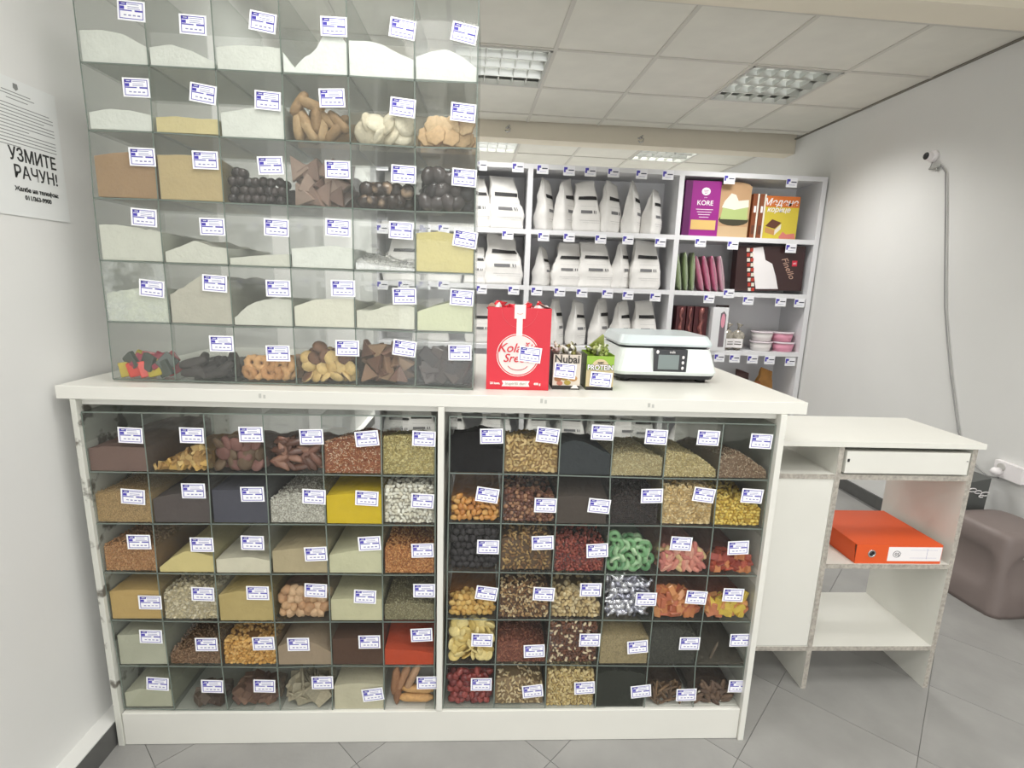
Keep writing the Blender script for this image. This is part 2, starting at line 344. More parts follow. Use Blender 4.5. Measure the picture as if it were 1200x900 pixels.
TR=[[(1.118,1.02,-2.0),(1.279,1.026,6.0),(1.437,1.037,2.0),(1.595,1.027,2.0),(1.749,1.027,2.0),(1.908,1.02,2.0)],[(1.11,0.841,8.0),(1.282,0.811,1.0),(1.442,0.811,5.0),(1.598,0.845,-2.0),(1.755,0.85,7.0),(1.902,0.849,3.0)],[(1.116,0.676,1.0),(1.279,0.691,-3.0),(1.446,0.667,-4.0),None,(1.701,0.692,3.0),(1.88,0.68,-3.0)],[(1.115,0.523,8.0),(1.29,0.521,3.0),(1.434,0.536,0.0),(1.609,0.505,1.0),(1.767,0.511,4.0),(1.883,0.52,2.0)],[(1.105,0.362,2.0),(1.269,0.323,-3.0),(1.442,0.362,0.0),(1.596,0.337,-6.0),(1.762,0.349,0.0),(1.924,0.361,-1.0)],[(1.106,0.204,0.0),(1.27,0.178,-7.0),(1.436,0.189,-4.0),(1.62,0.175,-7.0),(1.77,0.161,-2.0),(1.939,0.192,1.0)]]

# ================================================================ CLEAR BIN RACKS
YU, YL = .0632, .012
def plate_v(mb, p, q, y, d, t):
    """vertical divider between nodes p (top) and q (bottom)"""
    (x0, z0), (x1, z1) = p, q
    vs = [(x0-t, y, z0), (x0+t, y, z0), (x1+t, y, z1), (x1-t, y, z1), (x0-t, y+d, z0), (x0+t, y+d, z0), (x1+t, y+d, z1), (x1-t, y+d, z1)]
    mb.add(vs, [(0, 1, 2, 3)], 1); mb.add(vs, [(4, 7, 6, 5), (0, 4, 5, 1), (1, 5, 6, 2), (2, 6, 7, 3), (3, 7, 4, 0)], 0)
def plate_h(mb, p, q, y, d, t):
    (x0, z0), (x1, z1) = p, q
    vs = [(x0, y, z0-t), (x1, y, z1-t), (x1, y, z1+t), (x0, y, z0+t), (x0, y+d, z0-t), (x1, y+d, z1-t), (x1, y+d, z1+t), (x0, y+d, z0+t)]
    mb.add(vs, [(0, 1, 2, 3)], 1); mb.add(vs, [(4, 7, 6, 5), (0, 4, 5, 1), (1, 5, 6, 2), (2, 6, 7, 3), (3, 7, 4, 0)], 0)
def price_label_mesh(seed):
    r = random.Random(seed); m = MB(); W, H = .033, .0225
    q = lambda x0, x1, z0, z1, mi, e: m.box(x0*W, x1*W, -.0006-e, 0, z0*H, z1*H, mi)
    q(-1, 1, -1, 1, 0, 0)
    e = .0002
    for (a, b, c, d) in ((-.86, .86, .76, .83), (-.86, .86, -.83, -.76), (-.86, -.81, -.83, .83), (.81, .86, -.83, .83)): q(a, b, c, d, 1, e)
    q(-.86, -.32, .5, .83, 1, e); q(-.8, -.5, .1, .42, 1, e); q(-.80, .05, -.06, .05, 1, e); q(.25, .86, -.08, .08, 1, e)
    q(-.70, -.42, .64, .70, 0, e*2)
    for z in (.62, .38, .2): q(-.25, .72-r.random()*.2, z-.03, z+.03, 2, e)
    for k in range(4):
        x = -.55+.33*k; q(x, x+.2, -.5-r.random()*.06, -.40, 2, e)
    return m.mesh('price_label', [LABELW, BLUE, INK])
PL = [price_label_mesh(i) for i in range(4)]
RECTS = {}
def rack(G, y, d, label, tags, key, dusty=()):
    x0, z0 = G[6][0]
    root = empty('clear_bin_rack', (x0, y, z0)); tag(root, label, 'display bins')
    off = Vector((-x0, -y, -z0))
    def fin(mb, name, mats): o = mb.build(name, mats, root); o.location = off; return o
    for r in range(7):
        mb = MB()
        for c in range(6): plate_h(mb, G[r][c], G[r][c+1], y, d, .0018)
        if r > 0: fin(mb, 'shelf_plate', [SIDE, EDGE])
        else: fin(mb, 'top_edge_strip', [SIDE, EDGE])
    for c in range(7):
        mb = MB()
        for r in range(6): plate_v(mb, G[r][c], G[r+1][c], y, d, .0017)
        fin(mb, 'divider', [SIDE, EDGE])
    for r in range(6):
        for c in range(6):
            a, b, e, f = G[r][c], G[r][c+1], G[r+1][c+1], G[r+1][c]; t = .0022
            P = [(a[0]+t, a[1]-t), (b[0]-t, b[1]-t), (e[0]-t, e[1]+t), (f[0]+t, f[1]+t)]
            fin(MB().prism(P, y+.001, y+.0035), 'front_pane', DUSTY if (r, c) in dusty else (HAZY if key == 'U' else CLEAR))
            RECTS[(key, r, c)] = (max(a[0], f[0])+.003, min(b[0], e[0])-.003, max(e[1], f[1])+.0028, min(a[1], b[1])-.002, y+.0045, y+d-.01)
            T = tags[r][c]
            if T:
                o = link('price_label', PL[(r*5+c) % 4], root, (T[0]-x0, -.0006, T[1]-z0), (0, math.radians(T[2]*1.0), 0))
                if key == 'U': o.scale = (1, 1, 1)
    P = [(G[0][0][0], G[0][0][1]), (G[0][6][0], G[0][6][1]), (G[6][6][0], G[6][6][1]), (G[6][0][0], G[6][0][1])]
    fin(MB().prism(P, y+d, y+d+.003), 'back_sheet', HAZY if key == 'U' else CLEAR)
    return root
rack(GU, YU, .30, 'tall clear acrylic rack of thirty-six bins standing on the white counter top', TU, 'U', {(4, 0)})
rack(GL, YL, .36, 'clear acrylic bin rack in left half of the counter front', TL, 'L')
rack(GR, YL, .36, 'clear acrylic bin rack in right half of the counter front', TR, 'R')

# ---------------------------------------------------------------- counter
counter = empty('shop_counter', (.975, 0, 0)); tag(counter, 'long white laminate shop counter with clear bins in its front', 'counter')
HT = 1.1416
def cpart(mb, name, mats, bev=.0015): o = mb.build(name, mats, counter); o.location = (-.975, 0, 0); return bevel(o, bev, 2) if bev else o
CHIP = bpy.data.materials.new('chipped_white_edge')
CHIP.use_nodes = True; nt = CHIP.node_tree; N = nt.nodes; K = nt.links; bs = N['Principled BSDF']
tc = N.new('ShaderNodeTexCoord'); nn = N.new('ShaderNodeTexNoise'); nn.inputs['Scale'].default_value = 16; nn.inputs['Detail'].default_value = 6
K.new(tc.outputs['Object'], nn.inputs['Vector']); rp = N.new('ShaderNodeValToRGB'); rp.color_ramp.elements[0].position = .555; rp.color_ramp.elements[1].position = .62
rp.color_ramp.elements[0].color = (*lin((205, 205, 196)), 1); rp.color_ramp.elements[1].color = (*lin((108, 104, 96)), 1)
K.new(nn.outputs['Fac'], rp.inputs[0]); K.new(rp.outputs[0], bs.inputs['Base Color']); bs.inputs['Roughness'].default_value = .5
cpart(MB().box(-.055, 2.026, .0, .84, HT-.036, HT), 'worktop', WHITE)
# side panels lean a hair with the measured edges
def lean(x0a, x1a, x0b, x1b, ya, yb, z0, z1): 
    m = MB(); vs = [(x0a, ya, z0), (x1a, ya, z0), (x1a, yb, z0), (x0a, yb, z0), (x0b, ya, z1), (x1b, ya, z1), (x1b, yb, z1), (x0b, yb, z1)]
    return m.add(vs, [(0,3,2,1),(4,5,6,7),(0,1,5,4),(1,2,6,5),(2,3,7,6),(3,0,4,7)])
cpart(lean(-.014, .004, -.0215, -.0065, 0, .80, 0, HT-.0365), 'side_panel', CHIP)
cpart(lean(1.953, 1.971, 1.950, 1.968, -.004, .80, 0, HT-.0365), 'side_panel', WHITE)
cpart(MB().box(.966, .984, .0, .42, .118, HT-.0365), 'middle_upright', WHITE)
cpart(MB().box(.005, 1.952, .004, .022, .001, .113), 'plinth_board', WHITE)
cpart(MB().box(.005, 1.952, .022, .80, .095, .113), 'bottom_shelf', WHITE)
cpart(MB().box(-.006, 1.950, .022, .04, HT-.055, HT-.0365), 'top_rail', WHITE, 0)
for px, py in ((307, 464), (637, 470), (763, 475)):
    p = at(px, py, 1, -.001)
    cpart(MB().box(p[0]-.009, p[0]-.002, -.0006, .0002, p[2]-.006, p[2]+.006).box(p[0]+.003, p[0]+.009, -.0006, .0002, p[2]-.007, p[2]+.003), 'edge_scuff', mat('scuff_grey', (186, 186, 180), .7), 0)

# ================================================================ CONTENTS
def ico(n=1):
    import bmesh
    bm = bmesh.new(); bmesh.ops.create_icosphere(bm, subdivisions=n, radius=1); v = np.array([q.co[:] for q in bm.verts]); f = [tuple(x.index for x in q.verts) for q in bm.faces]; bm.free(); return v, f
ICO1, ICO2, ICO3 = ico(1), ico(2), ico(3)
def disc_mesh(r=1, h=.25, n=10, hole=0):
    m = MB()
    if hole: 
        prof = [(hole, -h*.5), (hole*1.15, -h), ((1+hole)/2, -h*1.2), (.95, -h), (1, 0), (.95, h), ((1+hole)/2, h*1.2), (hole*1.15, h), (hole, h*.5), (hole, -h*.5)]
        m.lathe(prof, n, caps=False)
    else: m.lathe([(.6, -h), (.92, -h*.8), (1, 0), (.92, h*.8), (.6, h)], n)
    return np.array(m.v), m.f
def curl_mesh():
    m = MB(); pts = [(math.cos(a)*.8, math.sin(a)*.8-.3, 0) for a in np.linspace(.3, 2.9, 6)]
    m.tube(pts, [.15, .32, .38, .36, .28, .12], 6); return np.array(m.v), m.f
def tri(fs): 
    o = []
    for f in fs:
        for k in range(1, len(f)-1): o.append((f[0], f[k], f[k+1]))
    return o
SH = {'ell': ICO1, 'ball': ICO1, 'disc': disc_mesh(n=8), 'curl': curl_mesh(), 'ring': disc_mesh(n=12, hole=.45, h=.25),
      'ell2': ICO2}
def rough_(v, a, seed):
    r = np.random.default_rng(seed); return v*(1+a*(r.random((len(v), 1))-.5))
def rand_rot(n, flat=0):
    q = rng.normal(size=(n, 4)); q /= np.linalg.norm(q, axis=1)[:, None]
    w_, x, y, z = q.T
    return np.stack([np.stack([1-2*(y*y+z*z), 2*(x*y-z*w_), 2*(x*z+y*w_)], 1), np.stack([2*(x*y+z*w_), 1-2*(x*x+z*z), 2*(y*z-x*w_)], 1),
                     np.stack([2*(x*z-y*w_), 2*(y*z+x*w_), 1-2*(x*x+y*y)], 1)], 1)
def setcol(me, cols):
    a = me.color_attributes.new('Col', 'FLOAT_COLOR', 'POINT')
    c = np.ones((len(cols), 4), np.float32); c[:, :3] = cols; a.data.foreach_set('color', c.ravel())
def fast_mesh(name, V, Fs, cols, material, smooth=True):
    me = bpy.data.meshes.new(name); me.from_pydata(V.tolist(), [], Fs.tolist() if hasattr(Fs, 'tolist') else Fs); me.materials.append(material)
    if smooth: me.polygons.foreach_set('use_smooth', [True]*len(me.polygons))
    setcol(me, cols); me.update(); return me
def pf(prof, u): return float(np.interp(u, np.linspace(0, 1, len(prof)), prof))
def heap_arrays(rect, prof, fall, rough=.0, nx=18, ny=14, seed=0, yoff=0):
    x0, x1, z0, z1, ya, yb = rect; ya = ya+yoff; H = z1-z0-.006
    u = np.linspace(0, 1, nx); v = np.linspace(0, 1, ny)**1.4
    Z = np.zeros((ny, nx))
    for j, vv in enumerate(v):
        for i, uu in enumerate(u):
            h = pf(prof, uu); n = noise.noise(Vector((uu*3.2+seed*7.1, vv*3+seed*3.3, seed*.37)))
            n2 = noise.noise(Vector((uu*14+seed, vv*14, seed*1.7)))
            h2 = h*(1-fall*vv)+ (n*.10*vv + n2*.02*rough)*1.0 + fall*vv*pf(prof, .5)*.15
            Z[j, i] = z0+H*min(max(h2, .03), .985)
    return u, v, Z, (x0, x1, z0, z1, ya, yb)
def heap_mesh(name, rect, prof, col, fall=.35, rough=.3, seed=0, material=None, yoff=0, var=.03):
    u, v, Z, (x0, x1, z0, z1, ya, yb) = heap_arrays(rect, prof, fall, rough, seed=seed, yoff=yoff)
    ny, nx = Z.shape; V = []; Fs = []
    for j in range(ny):
        for i in range(nx): V.append((x0+(x1-x0)*u[i], ya+(yb-ya)*v[j], Z[j, i]))
    for j in range(ny-1):
        for i in range(nx-1): a = j*nx+i; Fs.append((a, a+1, a+nx+1, a+nx))
    b = len(V)
    for i in range(nx): V.append((x0+(x1-x0)*u[i], ya, z0))
    for i in range(nx-1): Fs.append((b+i, b+i+1, i+1, i))
    b2 = len(V)
    for j in range(ny): V.append((x0, ya+(yb-ya)*v[j], z0)); V.append((x1, ya+(yb-ya)*v[j], z0))
    for j in range(ny-1):
        Fs.append((b2+2*j, j*nx, (j+1)*nx, b2+2*j+2)); Fs.append((b2+2*j+1, b2+2*j+3, (j+1)*nx+nx-1, j*nx+nx-1))
    Fs.append((b+0, b+nx-1, b2+2*(ny-1)+1, b2+2*(ny-1)))
    V = np.array(V); c = np.array(lin(col))
    cols = np.array([c*(1+var*noise.noise(Vector(p)*25)) for p in V])
    me = fast_mesh(name, V, Fs, cols, material or POWDER, smooth=False)
    return me, (u, v, Z, (x0, x1, z0, z1, ya, yb))
ROWN = ['top row', 'second row', 'third row', 'fourth row', 'fifth row', 'bottom row']
COLN = ['first bin from left', 'second bin from left', 'third bin from left', 'fourth bin from left', 'fifth bin from left', 'last bin on right']
RK = {'U': 'upper rack', 'L': 'left counter rack', 'R': 'right counter rack'}
def where(k): return f'{RK[k[0]]}, {ROWN[k[1]]}, {COLN[k[2]]}'
def P_(key, name, desc, col, prof, fall=.35, rough=.3, cat='powder'):
    rect = RECTS[key]; seed = key[1]*11+key[2]*5+ord(key[0])
    me, _ = heap_mesh(name, rect, prof, col, fall, rough, seed)
    o = link(name, me); o2 = o
    tag(o, f'{desc}, {where(key)}', cat, kind='stuff'); return o
def G_(key, name, desc, shape, size, cols, prof, fall=.35, n=None, base=None, cat='dry goods', material=None, rough=.25, elong=(1, .7, .5)):
    rect = RECTS[key]; seed = key[1]*11+key[2]*5+ord(key[0])
    x0, x1, z0, z1, ya, yb = rect
    s = size
    Vb, Fb = SH[shape]; Fb = np.array(tri(Fb))
    el = np.array(elong)
    u, v, Z, R4 = heap_arrays(rect, prof, fall, .4, seed=seed, yoff=s*.9)
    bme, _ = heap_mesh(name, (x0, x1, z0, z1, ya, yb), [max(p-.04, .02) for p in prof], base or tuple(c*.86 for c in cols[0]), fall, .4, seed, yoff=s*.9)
    pts = []
    H = z1-z0-.006
    # jittered rows against the pane
    px = s*1.35; 
    area_f = (x1-x0)*H*np.mean(prof); nfront = int((n or area_f/(s*s*1.25)))
    nf = 0; tries = 0
    gx = max(3, int((x1-x0)/(s*1.02))); gz = max(2, int(H/(s*.92)))
    for a in range(gz+1):
        for b_ in range(gx+1):
            x = x0+s*.6+(x1-x0-s*1.2)*((b_+(.5 if a % 2 else 0))/(gx+.5))+rng.normal()*s*.18
            z = z0+s*.5+a*s*.92+rng.normal()*s*.15
            uu = min(max((x-x0)/(x1-x0), 0), 1)
            if z > z0+H*pf(prof, uu)-s*.25: continue
            pts.append((min(max(x, x0+s*.7), x1-s*.7), ya+s*rng.uniform(.62, .95), z))
    # top surface
    depth = yb-ya; ntop = min(int((x1-x0)*depth/(s*s*1.8)), 900)
    for _ in range(ntop):
        uu = rng.random(); vv = rng.random()**1.4
        j = np.searchsorted(v, vv); j = min(max(j, 1), len(v)-1); i = min(max(np.searchsorted(u, uu), 1), len(u)-1)
        z = Z[j, i]-s*.05
        if z > z1-s*.6: continue
        pts.append((min(max(x0+(x1-x0)*uu, x0+s*.8), x1-s*.8), min(ya+s*.9+(yb-ya-s)*vv, yb-s), z))
    pts = np.array(pts); K_ = len(pts)
    R = rand_rot(K_)
    sc = s*.62*(1+rng.normal(size=(K_, 1, 1))*.08)
    V = np.einsum('kij,kvj->kvi', R, (Vb[None]*el)*sc*np.ones((K_, 1, 1)))
    if shape in ('ell', 'ell2'): V *= 1+.12*(rng.random(V.shape)-.5)
    V[:, :, 1] = np.maximum(V[:, :, 1], -(pts[:, 1]-ya)[:, None]+.0004)
    V = V+pts[:, None, :]
    V[:, :, 2] = np.minimum(np.maximum(V[:, :, 2], z0+.0002), z1-.0005)
    V[:, :, 0] = np.clip(V[:, :, 0], x0+.0002, x1-.0002)
    nv = len(Vb); V = V.reshape(-1, 3)
    Fs = (Fb[None]+(np.arange(K_)*nv)[:, None, None]).reshape(-1, 3)
    ci = np.array([lin(c) for c in cols]); pick = ci[rng.integers(0, len(cols), K_)]*(1+rng.normal(size=(K_, 1))*.09)
    C_ = np.repeat(pick, nv, axis=0)
    # join heap body
    bv = np.array([q.co[:] for q in bme.vertices]); bf = [tuple(p.vertices) for p in bme.polygons]
    off = len(V); V = np.vstack([V, bv]); allf = Fs.tolist()+[tuple(i+off for i in f) for f in bf]
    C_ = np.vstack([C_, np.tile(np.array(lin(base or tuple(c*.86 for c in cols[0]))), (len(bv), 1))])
    me = fast_mesh(name, V, allf, np.clip(C_, 0, 1), material or GRAIN)
    bpy.data.meshes.remove(bme)
    return tag(link(name, me), f'{desc}, {where(key)}', cat, kind='stuff')

# ---- larger pieces, each an object of its own
def pm(name, V, Fs, col, material=GRAIN, var=.05, col2=None, split=None, smooth=True):
    V = np.array(V, float); c = np.array(lin(col)); C_ = np.tile(c, (len(V), 1))*(1+var*rng.normal(size=(len(V), 1)))
    if col2 is not None: C_[split(V)] = np.array(lin(col2))
    me = fast_mesh(name, V, [tuple(f) for f in Fs], np.clip(C_, 0, 1), material, smooth and len(V) > 40)
    import bmesh
    bm = bmesh.new(); bm.from_mesh(me); bmesh.ops.recalc_face_normals(bm, faces=bm.faces); bm.to_mesh(me); bm.free()
    return me
def m_lady(s):  # ladyfinger
    V, Fs = ICO3; W = np.sign(V)*np.abs(V)**.75*np.array([1, .42, .36])*s*.5; W = W*(1+.05*rng.random((len(W), 1))); return W, Fs
def m_lens(s, t=.28):
    V, Fs = ICO2; return V*np.array([1, t, 1])*s*.5, Fs
def m_scal(s):  # scalloped sandwich biscuit
    m = MB(); vs = []; n = 28; prof = [(0.01, -.26), (.9, -.24), (1, -.16), (.9, -.06), (.86, 0), (.9, .06), (1, .16), (.9, .24), (0.01, .26)]
    for r, y in prof:
        for k in range(n):
            a = 2*math.pi*k/n; q = r*(1+(.07*math.cos(7*a) if r > .5 else 0)); vs.append((q*math.cos(a)*s*.5, y*s*.5, q*math.sin(a)*s*.5))
    fs = []
    for i in range(len(prof)-1):
        for k in range(n): fs.append((i*n+k, i*n+(k+1) % n, (i+1)*n+(k+1) % n, (i+1)*n+k))
    return np.array(vs), fs
def m_ball(s, jag=.0):
    V, Fs = ICO2; return V*s*.5*(1+jag*(rng.random((len(V), 1))-.5)), Fs
def m_egg(s, a=(1, .7, .75)):
    V, Fs = ICO2; return V*np.array(a)*s*.5, Fs
def m_slab(s, a=(1, .3, .7), jag=.1):
    m = MB(); h = s*.5; b = .1
    prof = [(-1+b, -1), (1-b, -1), (1, -1+b), (1, 1-b), (1-b, 1), (-1+b, 1), (-1, 1-b), (-1, -1+b)]
    n = 8; vs = []
    for (yy, k) in ((-1, .9), (-.75, 1), (.75, 1), (1, .9)):
        for x, z in prof: vs.append((x*k*a[0]*h*(1+jag*(rng.random()-.5)), yy*a[1]*h, z*k*a[2]*h*(1+jag*(rng.random()-.5))))
    fs = [tuple(range(n)), tuple(range(4*n-1, 3*n-1, -1))]
    for i in range(3):
        for k in range(n): fs.append((i*n+k, i*n+(k+1) % n, (i+1)*n+(k+1) % n, (i+1)*n+k))
    return np.array(vs), fs
def m_tri(s, t=.2):
    pts = [(-.9, -.6), (.9, -.6), (.08, .95), (-.08, .95)]; pts = [(x*(1+.1*rng.normal()), z) for x, z in pts]; n = 4; vs = []
    for (yy, k) in ((-1, .93), (-.6, 1), (.6, 1), (1, .93)):
        for x, z in pts: vs.append((x*k*s*.5, yy*t*s*.5, z*k*s*.5))
    fs = [tuple(range(n)), tuple(range(4*n-1, 3*n-1, -1))]
    for i in range(3):
        for k in range(n): fs.append((i*n+k, i*n+(k+1) % n, (i+1)*n+(k+1) % n, (i+1)*n+k))
    return np.array(vs), fs
def m_stick(s, r=.12, bend=.1, n=7):
    m = MB(); b = bend*rng.normal(); pts = [((t-.5)*s, b*s*(.25-(t-.5)**2), 0) for t in np.linspace(0, 1, 7)]
    rr = r*s; m.tube(pts, [rr*.35, rr*.9, rr, rr*.95, rr, rr*.9, rr*.35], 8); return np.array(m.v)*(1+.04*rng.random((len(m.v), 1))), m.f
def m_ring(s, hole=.35, h=.3, flower=0, n=16):
    V, Fs = disc_mesh(n=n, hole=hole, h=h); V = V.copy()
    if flower:
        a = np.arctan2(V[:, 1], V[:, 0]); r = np.hypot(V[:, 0], V[:, 1]); k = np.where(r > .7, 1+.07*np.cos(8*a), 1); V[:, 0] *= k; V[:, 1] *= k
    return V[:, [0, 2, 1]]*s*.5, Fs
def m_wrap(s):  # twist wrapped sweet
    m = MB(); m.tube([(-.5*s, 0, 0), (-.33*s, 0, 0), (-.28*s, 0, 0), (-.15*s, 0, 0), (0, 0, 0), (.15*s, 0, 0), (.28*s, 0, 0), (.33*s, 0, 0), (.5*s, 0, 0)],
      [.14*s, .05*s, .09*s, .19*s, .22*s, .19*s, .09*s, .05*s, .14*s], 7); V = np.array(m.v); return V*(1+.14*(rng.random((len(V), 1))-.5)), m.f
def m_chip(s):  # banana chip: dished irregular disc
    V, Fs = disc_mesh(n=12, h=.14); V = V.copy(); r = np.hypot(V[:, 0], V[:, 1]); V[:, 2] += .22*r*r; V[:, 0] *= 1.15
    return V[:, [0, 2, 1]]*s*.5*(1+.08*(rng.random((len(V), 1))-.5)), Fs
def m_half(s):  # domed biscuit, dark on one face
    V, Fs = ICO2; W = V.copy(); W[:, 1] = np.where(W[:, 1] > 0, W[:, 1]*.15, W[:, 1]*.5); return W*s*.5, Fs
def m_blob(s, a=(1, .6, .8), j=.3):
    V, Fs = ICO2; W = V.copy(); sd = rng.random()*50
    k = np.array([1+j*noise.noise(Vector(p)*1.6+Vector((sd, 0, 0))) for p in V])
    return W*k[:, None]*np.array(a)*s*.5, Fs
def pieces(key, name, desc, cat, meshes, s, prof, layers=2, fall=.3, pitch=.8, flat=.5, back=None, base=None, thin=.35, kmax=90, top=True):
    """jittered packing of individual pieces against the pane, then further layers that follow the heap; the unseen core is one heap"""
    x0, x1, z0, z1, ya, yb = RECTS[key]; H = z1-z0-.004; grp = f'{desc} in {RK[key[0]]}, {ROWN[key[1]]}, {COLN[key[2]]}'
    lab = f'{desc}, {where(key)}'
    pitch *= 1.12
    cnt = 0; y = ya+s*.5*thin+s*.18
    first = True
    for L_ in range(layers):
        nz = max(1, int(H/(s*pitch))+1)
        for a in range(nz):
            nx = max(1, int(round((x1-x0-s*.5)/(s*pitch*1.12))))
            for b in range(nx+1):
                x = x0+s*.5+(x1-x0-s)*((b+(.5 if (a+L_) % 2 else 0))/(nx+.5))+rng.normal()*s*.08
                uu = min(max((x-x0)/(x1-x0), 0), 1)
                z = z0+s*.40+a*s*pitch+rng.normal()*s*.06
                lim = z0+H*pf(prof, uu)*(1-fall*L_*.25)
                if z > lim-s*.15 or cnt >= kmax: continue
                z = min(z, z1-s*.46)
                m = meshes[int(rng.integers(len(meshes)))]
                rx = rng.normal()*flat*.7; ry = rng.uniform(0, 2*math.pi); rz = rng.normal()*flat*.7
                o = link(name, m, None, (min(max(x, x0+s*.45), x1-s*.45), y+rng.uniform(-.08, .12)*s, z), (rx, ry, rz))
                o.rotation_mode = 'XYZ'
                tag(o, lab, cat, grp); cnt += 1
                # keep inside the bin
                M = Matrix.LocRotScale(o.location, o.rotation_euler, None)
                cs = np.array([M @ v.co for v in m.vertices]) if len(m.vertices) < 700 else None
                if cs is not None:
                    mn = cs.min(0); mx = cs.max(0)
                    if mn[1] < ya+.0006: o.location.y += ya+.0006-mn[1]
                    if mn[0] < x0: o.location.x += x0-mn[0]
                    if mx[0] > x1: o.location.x -= mx[0]-x1
                    if mn[2] < z0: o.location.z += z0-mn[2]
                    if mx[2] > z1: o.location.z -= mx[2]-z1
        y += s*(.64 if thin < .5 else .85)
    if base:
        yo = y-ya
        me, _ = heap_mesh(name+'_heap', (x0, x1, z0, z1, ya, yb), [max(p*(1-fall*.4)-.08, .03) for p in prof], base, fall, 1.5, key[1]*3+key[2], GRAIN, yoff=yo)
        tag(link(name+'_heap', me), f'rest of the {desc} behind, {where(key)}', cat, kind='stuff')
    return cnt

FLOUR = (226, 228, 220); F2 = (216, 216, 204)
def pw(k, name, desc, col, prof, fall=.35, rough=.3): P_(k, name, desc, col, prof, fall, rough)
U_ = lambda r, c: ('U', r, c)
pw(U_(0,0), 'flour_heap', 'white powder heaped highest at left', FLOUR, [.38,.40,.36,.22])
pw(U_(0,1), 'flour_heap', 'low white powder heap sloping right', FLOUR, [.22,.27,.2,.07])
pw(U_(0,2), 'flour_heap', 'flat white powder layer', FLOUR, [.27,.31,.31,.30])
pw(U_(0,3), 'flour_heap', 'crumbly white powder with a tall right peak', (236,240,234), [.25,.05,.2,.28,.52,.58,.40], .4, 1.2)
pw(U_(0,4), 'flour_heap', 'white powder sloping down to the right', (234,238,232), [.44,.45,.42,.32,.24])
pw(U_(0,5), 'flour_heap', 'white powder heaped to a low centre peak', (232,236,230), [.28,.36,.40,.32,.18])
pw(U_(1,0), 'flour_heap', 'low rounded white powder heap', FLOUR, [.27,.34,.33,.27])
pw(U_(1,1), 'semolina_heap', 'low cream coloured meal', (214,200,150), [.24,.27,.25,.25], -.1)
pw(U_(1,2), 'flour_heap', 'white powder rising to the right', FLOUR, [.38,.45,.52,.55])
pw(U_(2,0), 'brown_powder_heap', 'light brown powder filled high', (168,138,104), [.66,.72,.75,.73])
pw(U_(2,1), 'beige_powder_heap', 'sandy beige powder filled high', (194,174,130), [.72,.74,.74,.70])
pw(U_(3,0), 'flour_heap', 'off-white powder filled over half', F2, [.60,.61,.58,.52], .2, 1)
pw(U_(3,1), 'flour_heap', 'off-white powder with a low middle peak', F2, [.18,.28,.40,.30,.28], -.2)
pw(U_(3,2), 'flour_heap', 'very low off-white powder layer', F2, [.12,.16,.2,.22], -.2)
pw(U_(3,3), 'flour_heap', 'smooth white powder sagging at the left', (228,230,222), [.32,.36,.40,.36], 0)
G_(U_(3,4), 'coconut_heap', 'white shredded coconut sloping down in front', 'ell', .005, [(240,240,236),(225,225,220)], [.16,.12,.10,.08], -2.2, elong=(1.2,.3,.2), base=(255,255,255))
pw(U_(3,5), 'breadcrumb_heap', 'pale yellow crumbs filled high', (214,202,140), [.68,.72,.70,.62], .1, 1.5)
pw(U_(4,0), 'flour_heap', 'off-white powder behind a dusty pane', F2, [.5,.56,.62,.6], .2, 1)
pw(U_(4,1), 'grey_powder_heap', 'grey-beige powder heaped to a tall peak', (196,192,178), [.50,.66,.84,.9,.78], .15, 1.5)
pw(U_(4,2), 'flour_heap', 'off-white powder rising steeply to the right', F2, [.12,.36,.46,.50,.48], .1, 1)
pw(U_(4,3), 'flour_heap', 'ivory powder sloping up from the left', (224,222,206), [.36,.50,.53,.54])
pw(U_(4,4), 'flour_heap', 'ivory powder dipping at the left', (222,221,206), [.32,.32,.42,.46,.42], -.2)
pw(U_(4,5), 'pale_green_powder_heap', 'pale greenish powder rising to the right', (214,217,184), [.34,.46,.54,.58], 0)

BR = lambda s, c, **k: pm
# row 2 of upper rack: biscuits
pieces(U_(1,3), 'ladyfinger', 'golden brown finger biscuit', 'biscuit', [pm('ladyfinger', *m_lady(.072), c) for c in ((168,138,98),(152,122,84),(180,152,112))], .05, [.68,.74,.66,.55,.6], 2, flat=.45, pitch=.62, base=(193,151,98))
pieces(U_(1,4), 'round_white_biscuit', 'thick round white biscuit', 'biscuit', [pm('round_white_biscuit', *m_lens(.062, .32), c) for c in ((226,218,194),(216,206,180))], .05, [.5,.58,.56,.48], 2, flat=.8, pitch=.58, base=(243,233,206))
pieces(U_(1,5), 'sandwich_biscuit', 'scalloped sandwich biscuit', 'biscuit', [pm('sandwich_biscuit', *m_scal(.054), c, col2=(150,92,60), split=lambda V: (np.abs(V[:,1])<.004)) for c in ((214,184,142),(206,172,128))], .05, [.42,.46,.46,.45], 2, flat=.35, pitch=.62, base=(226,188,141))
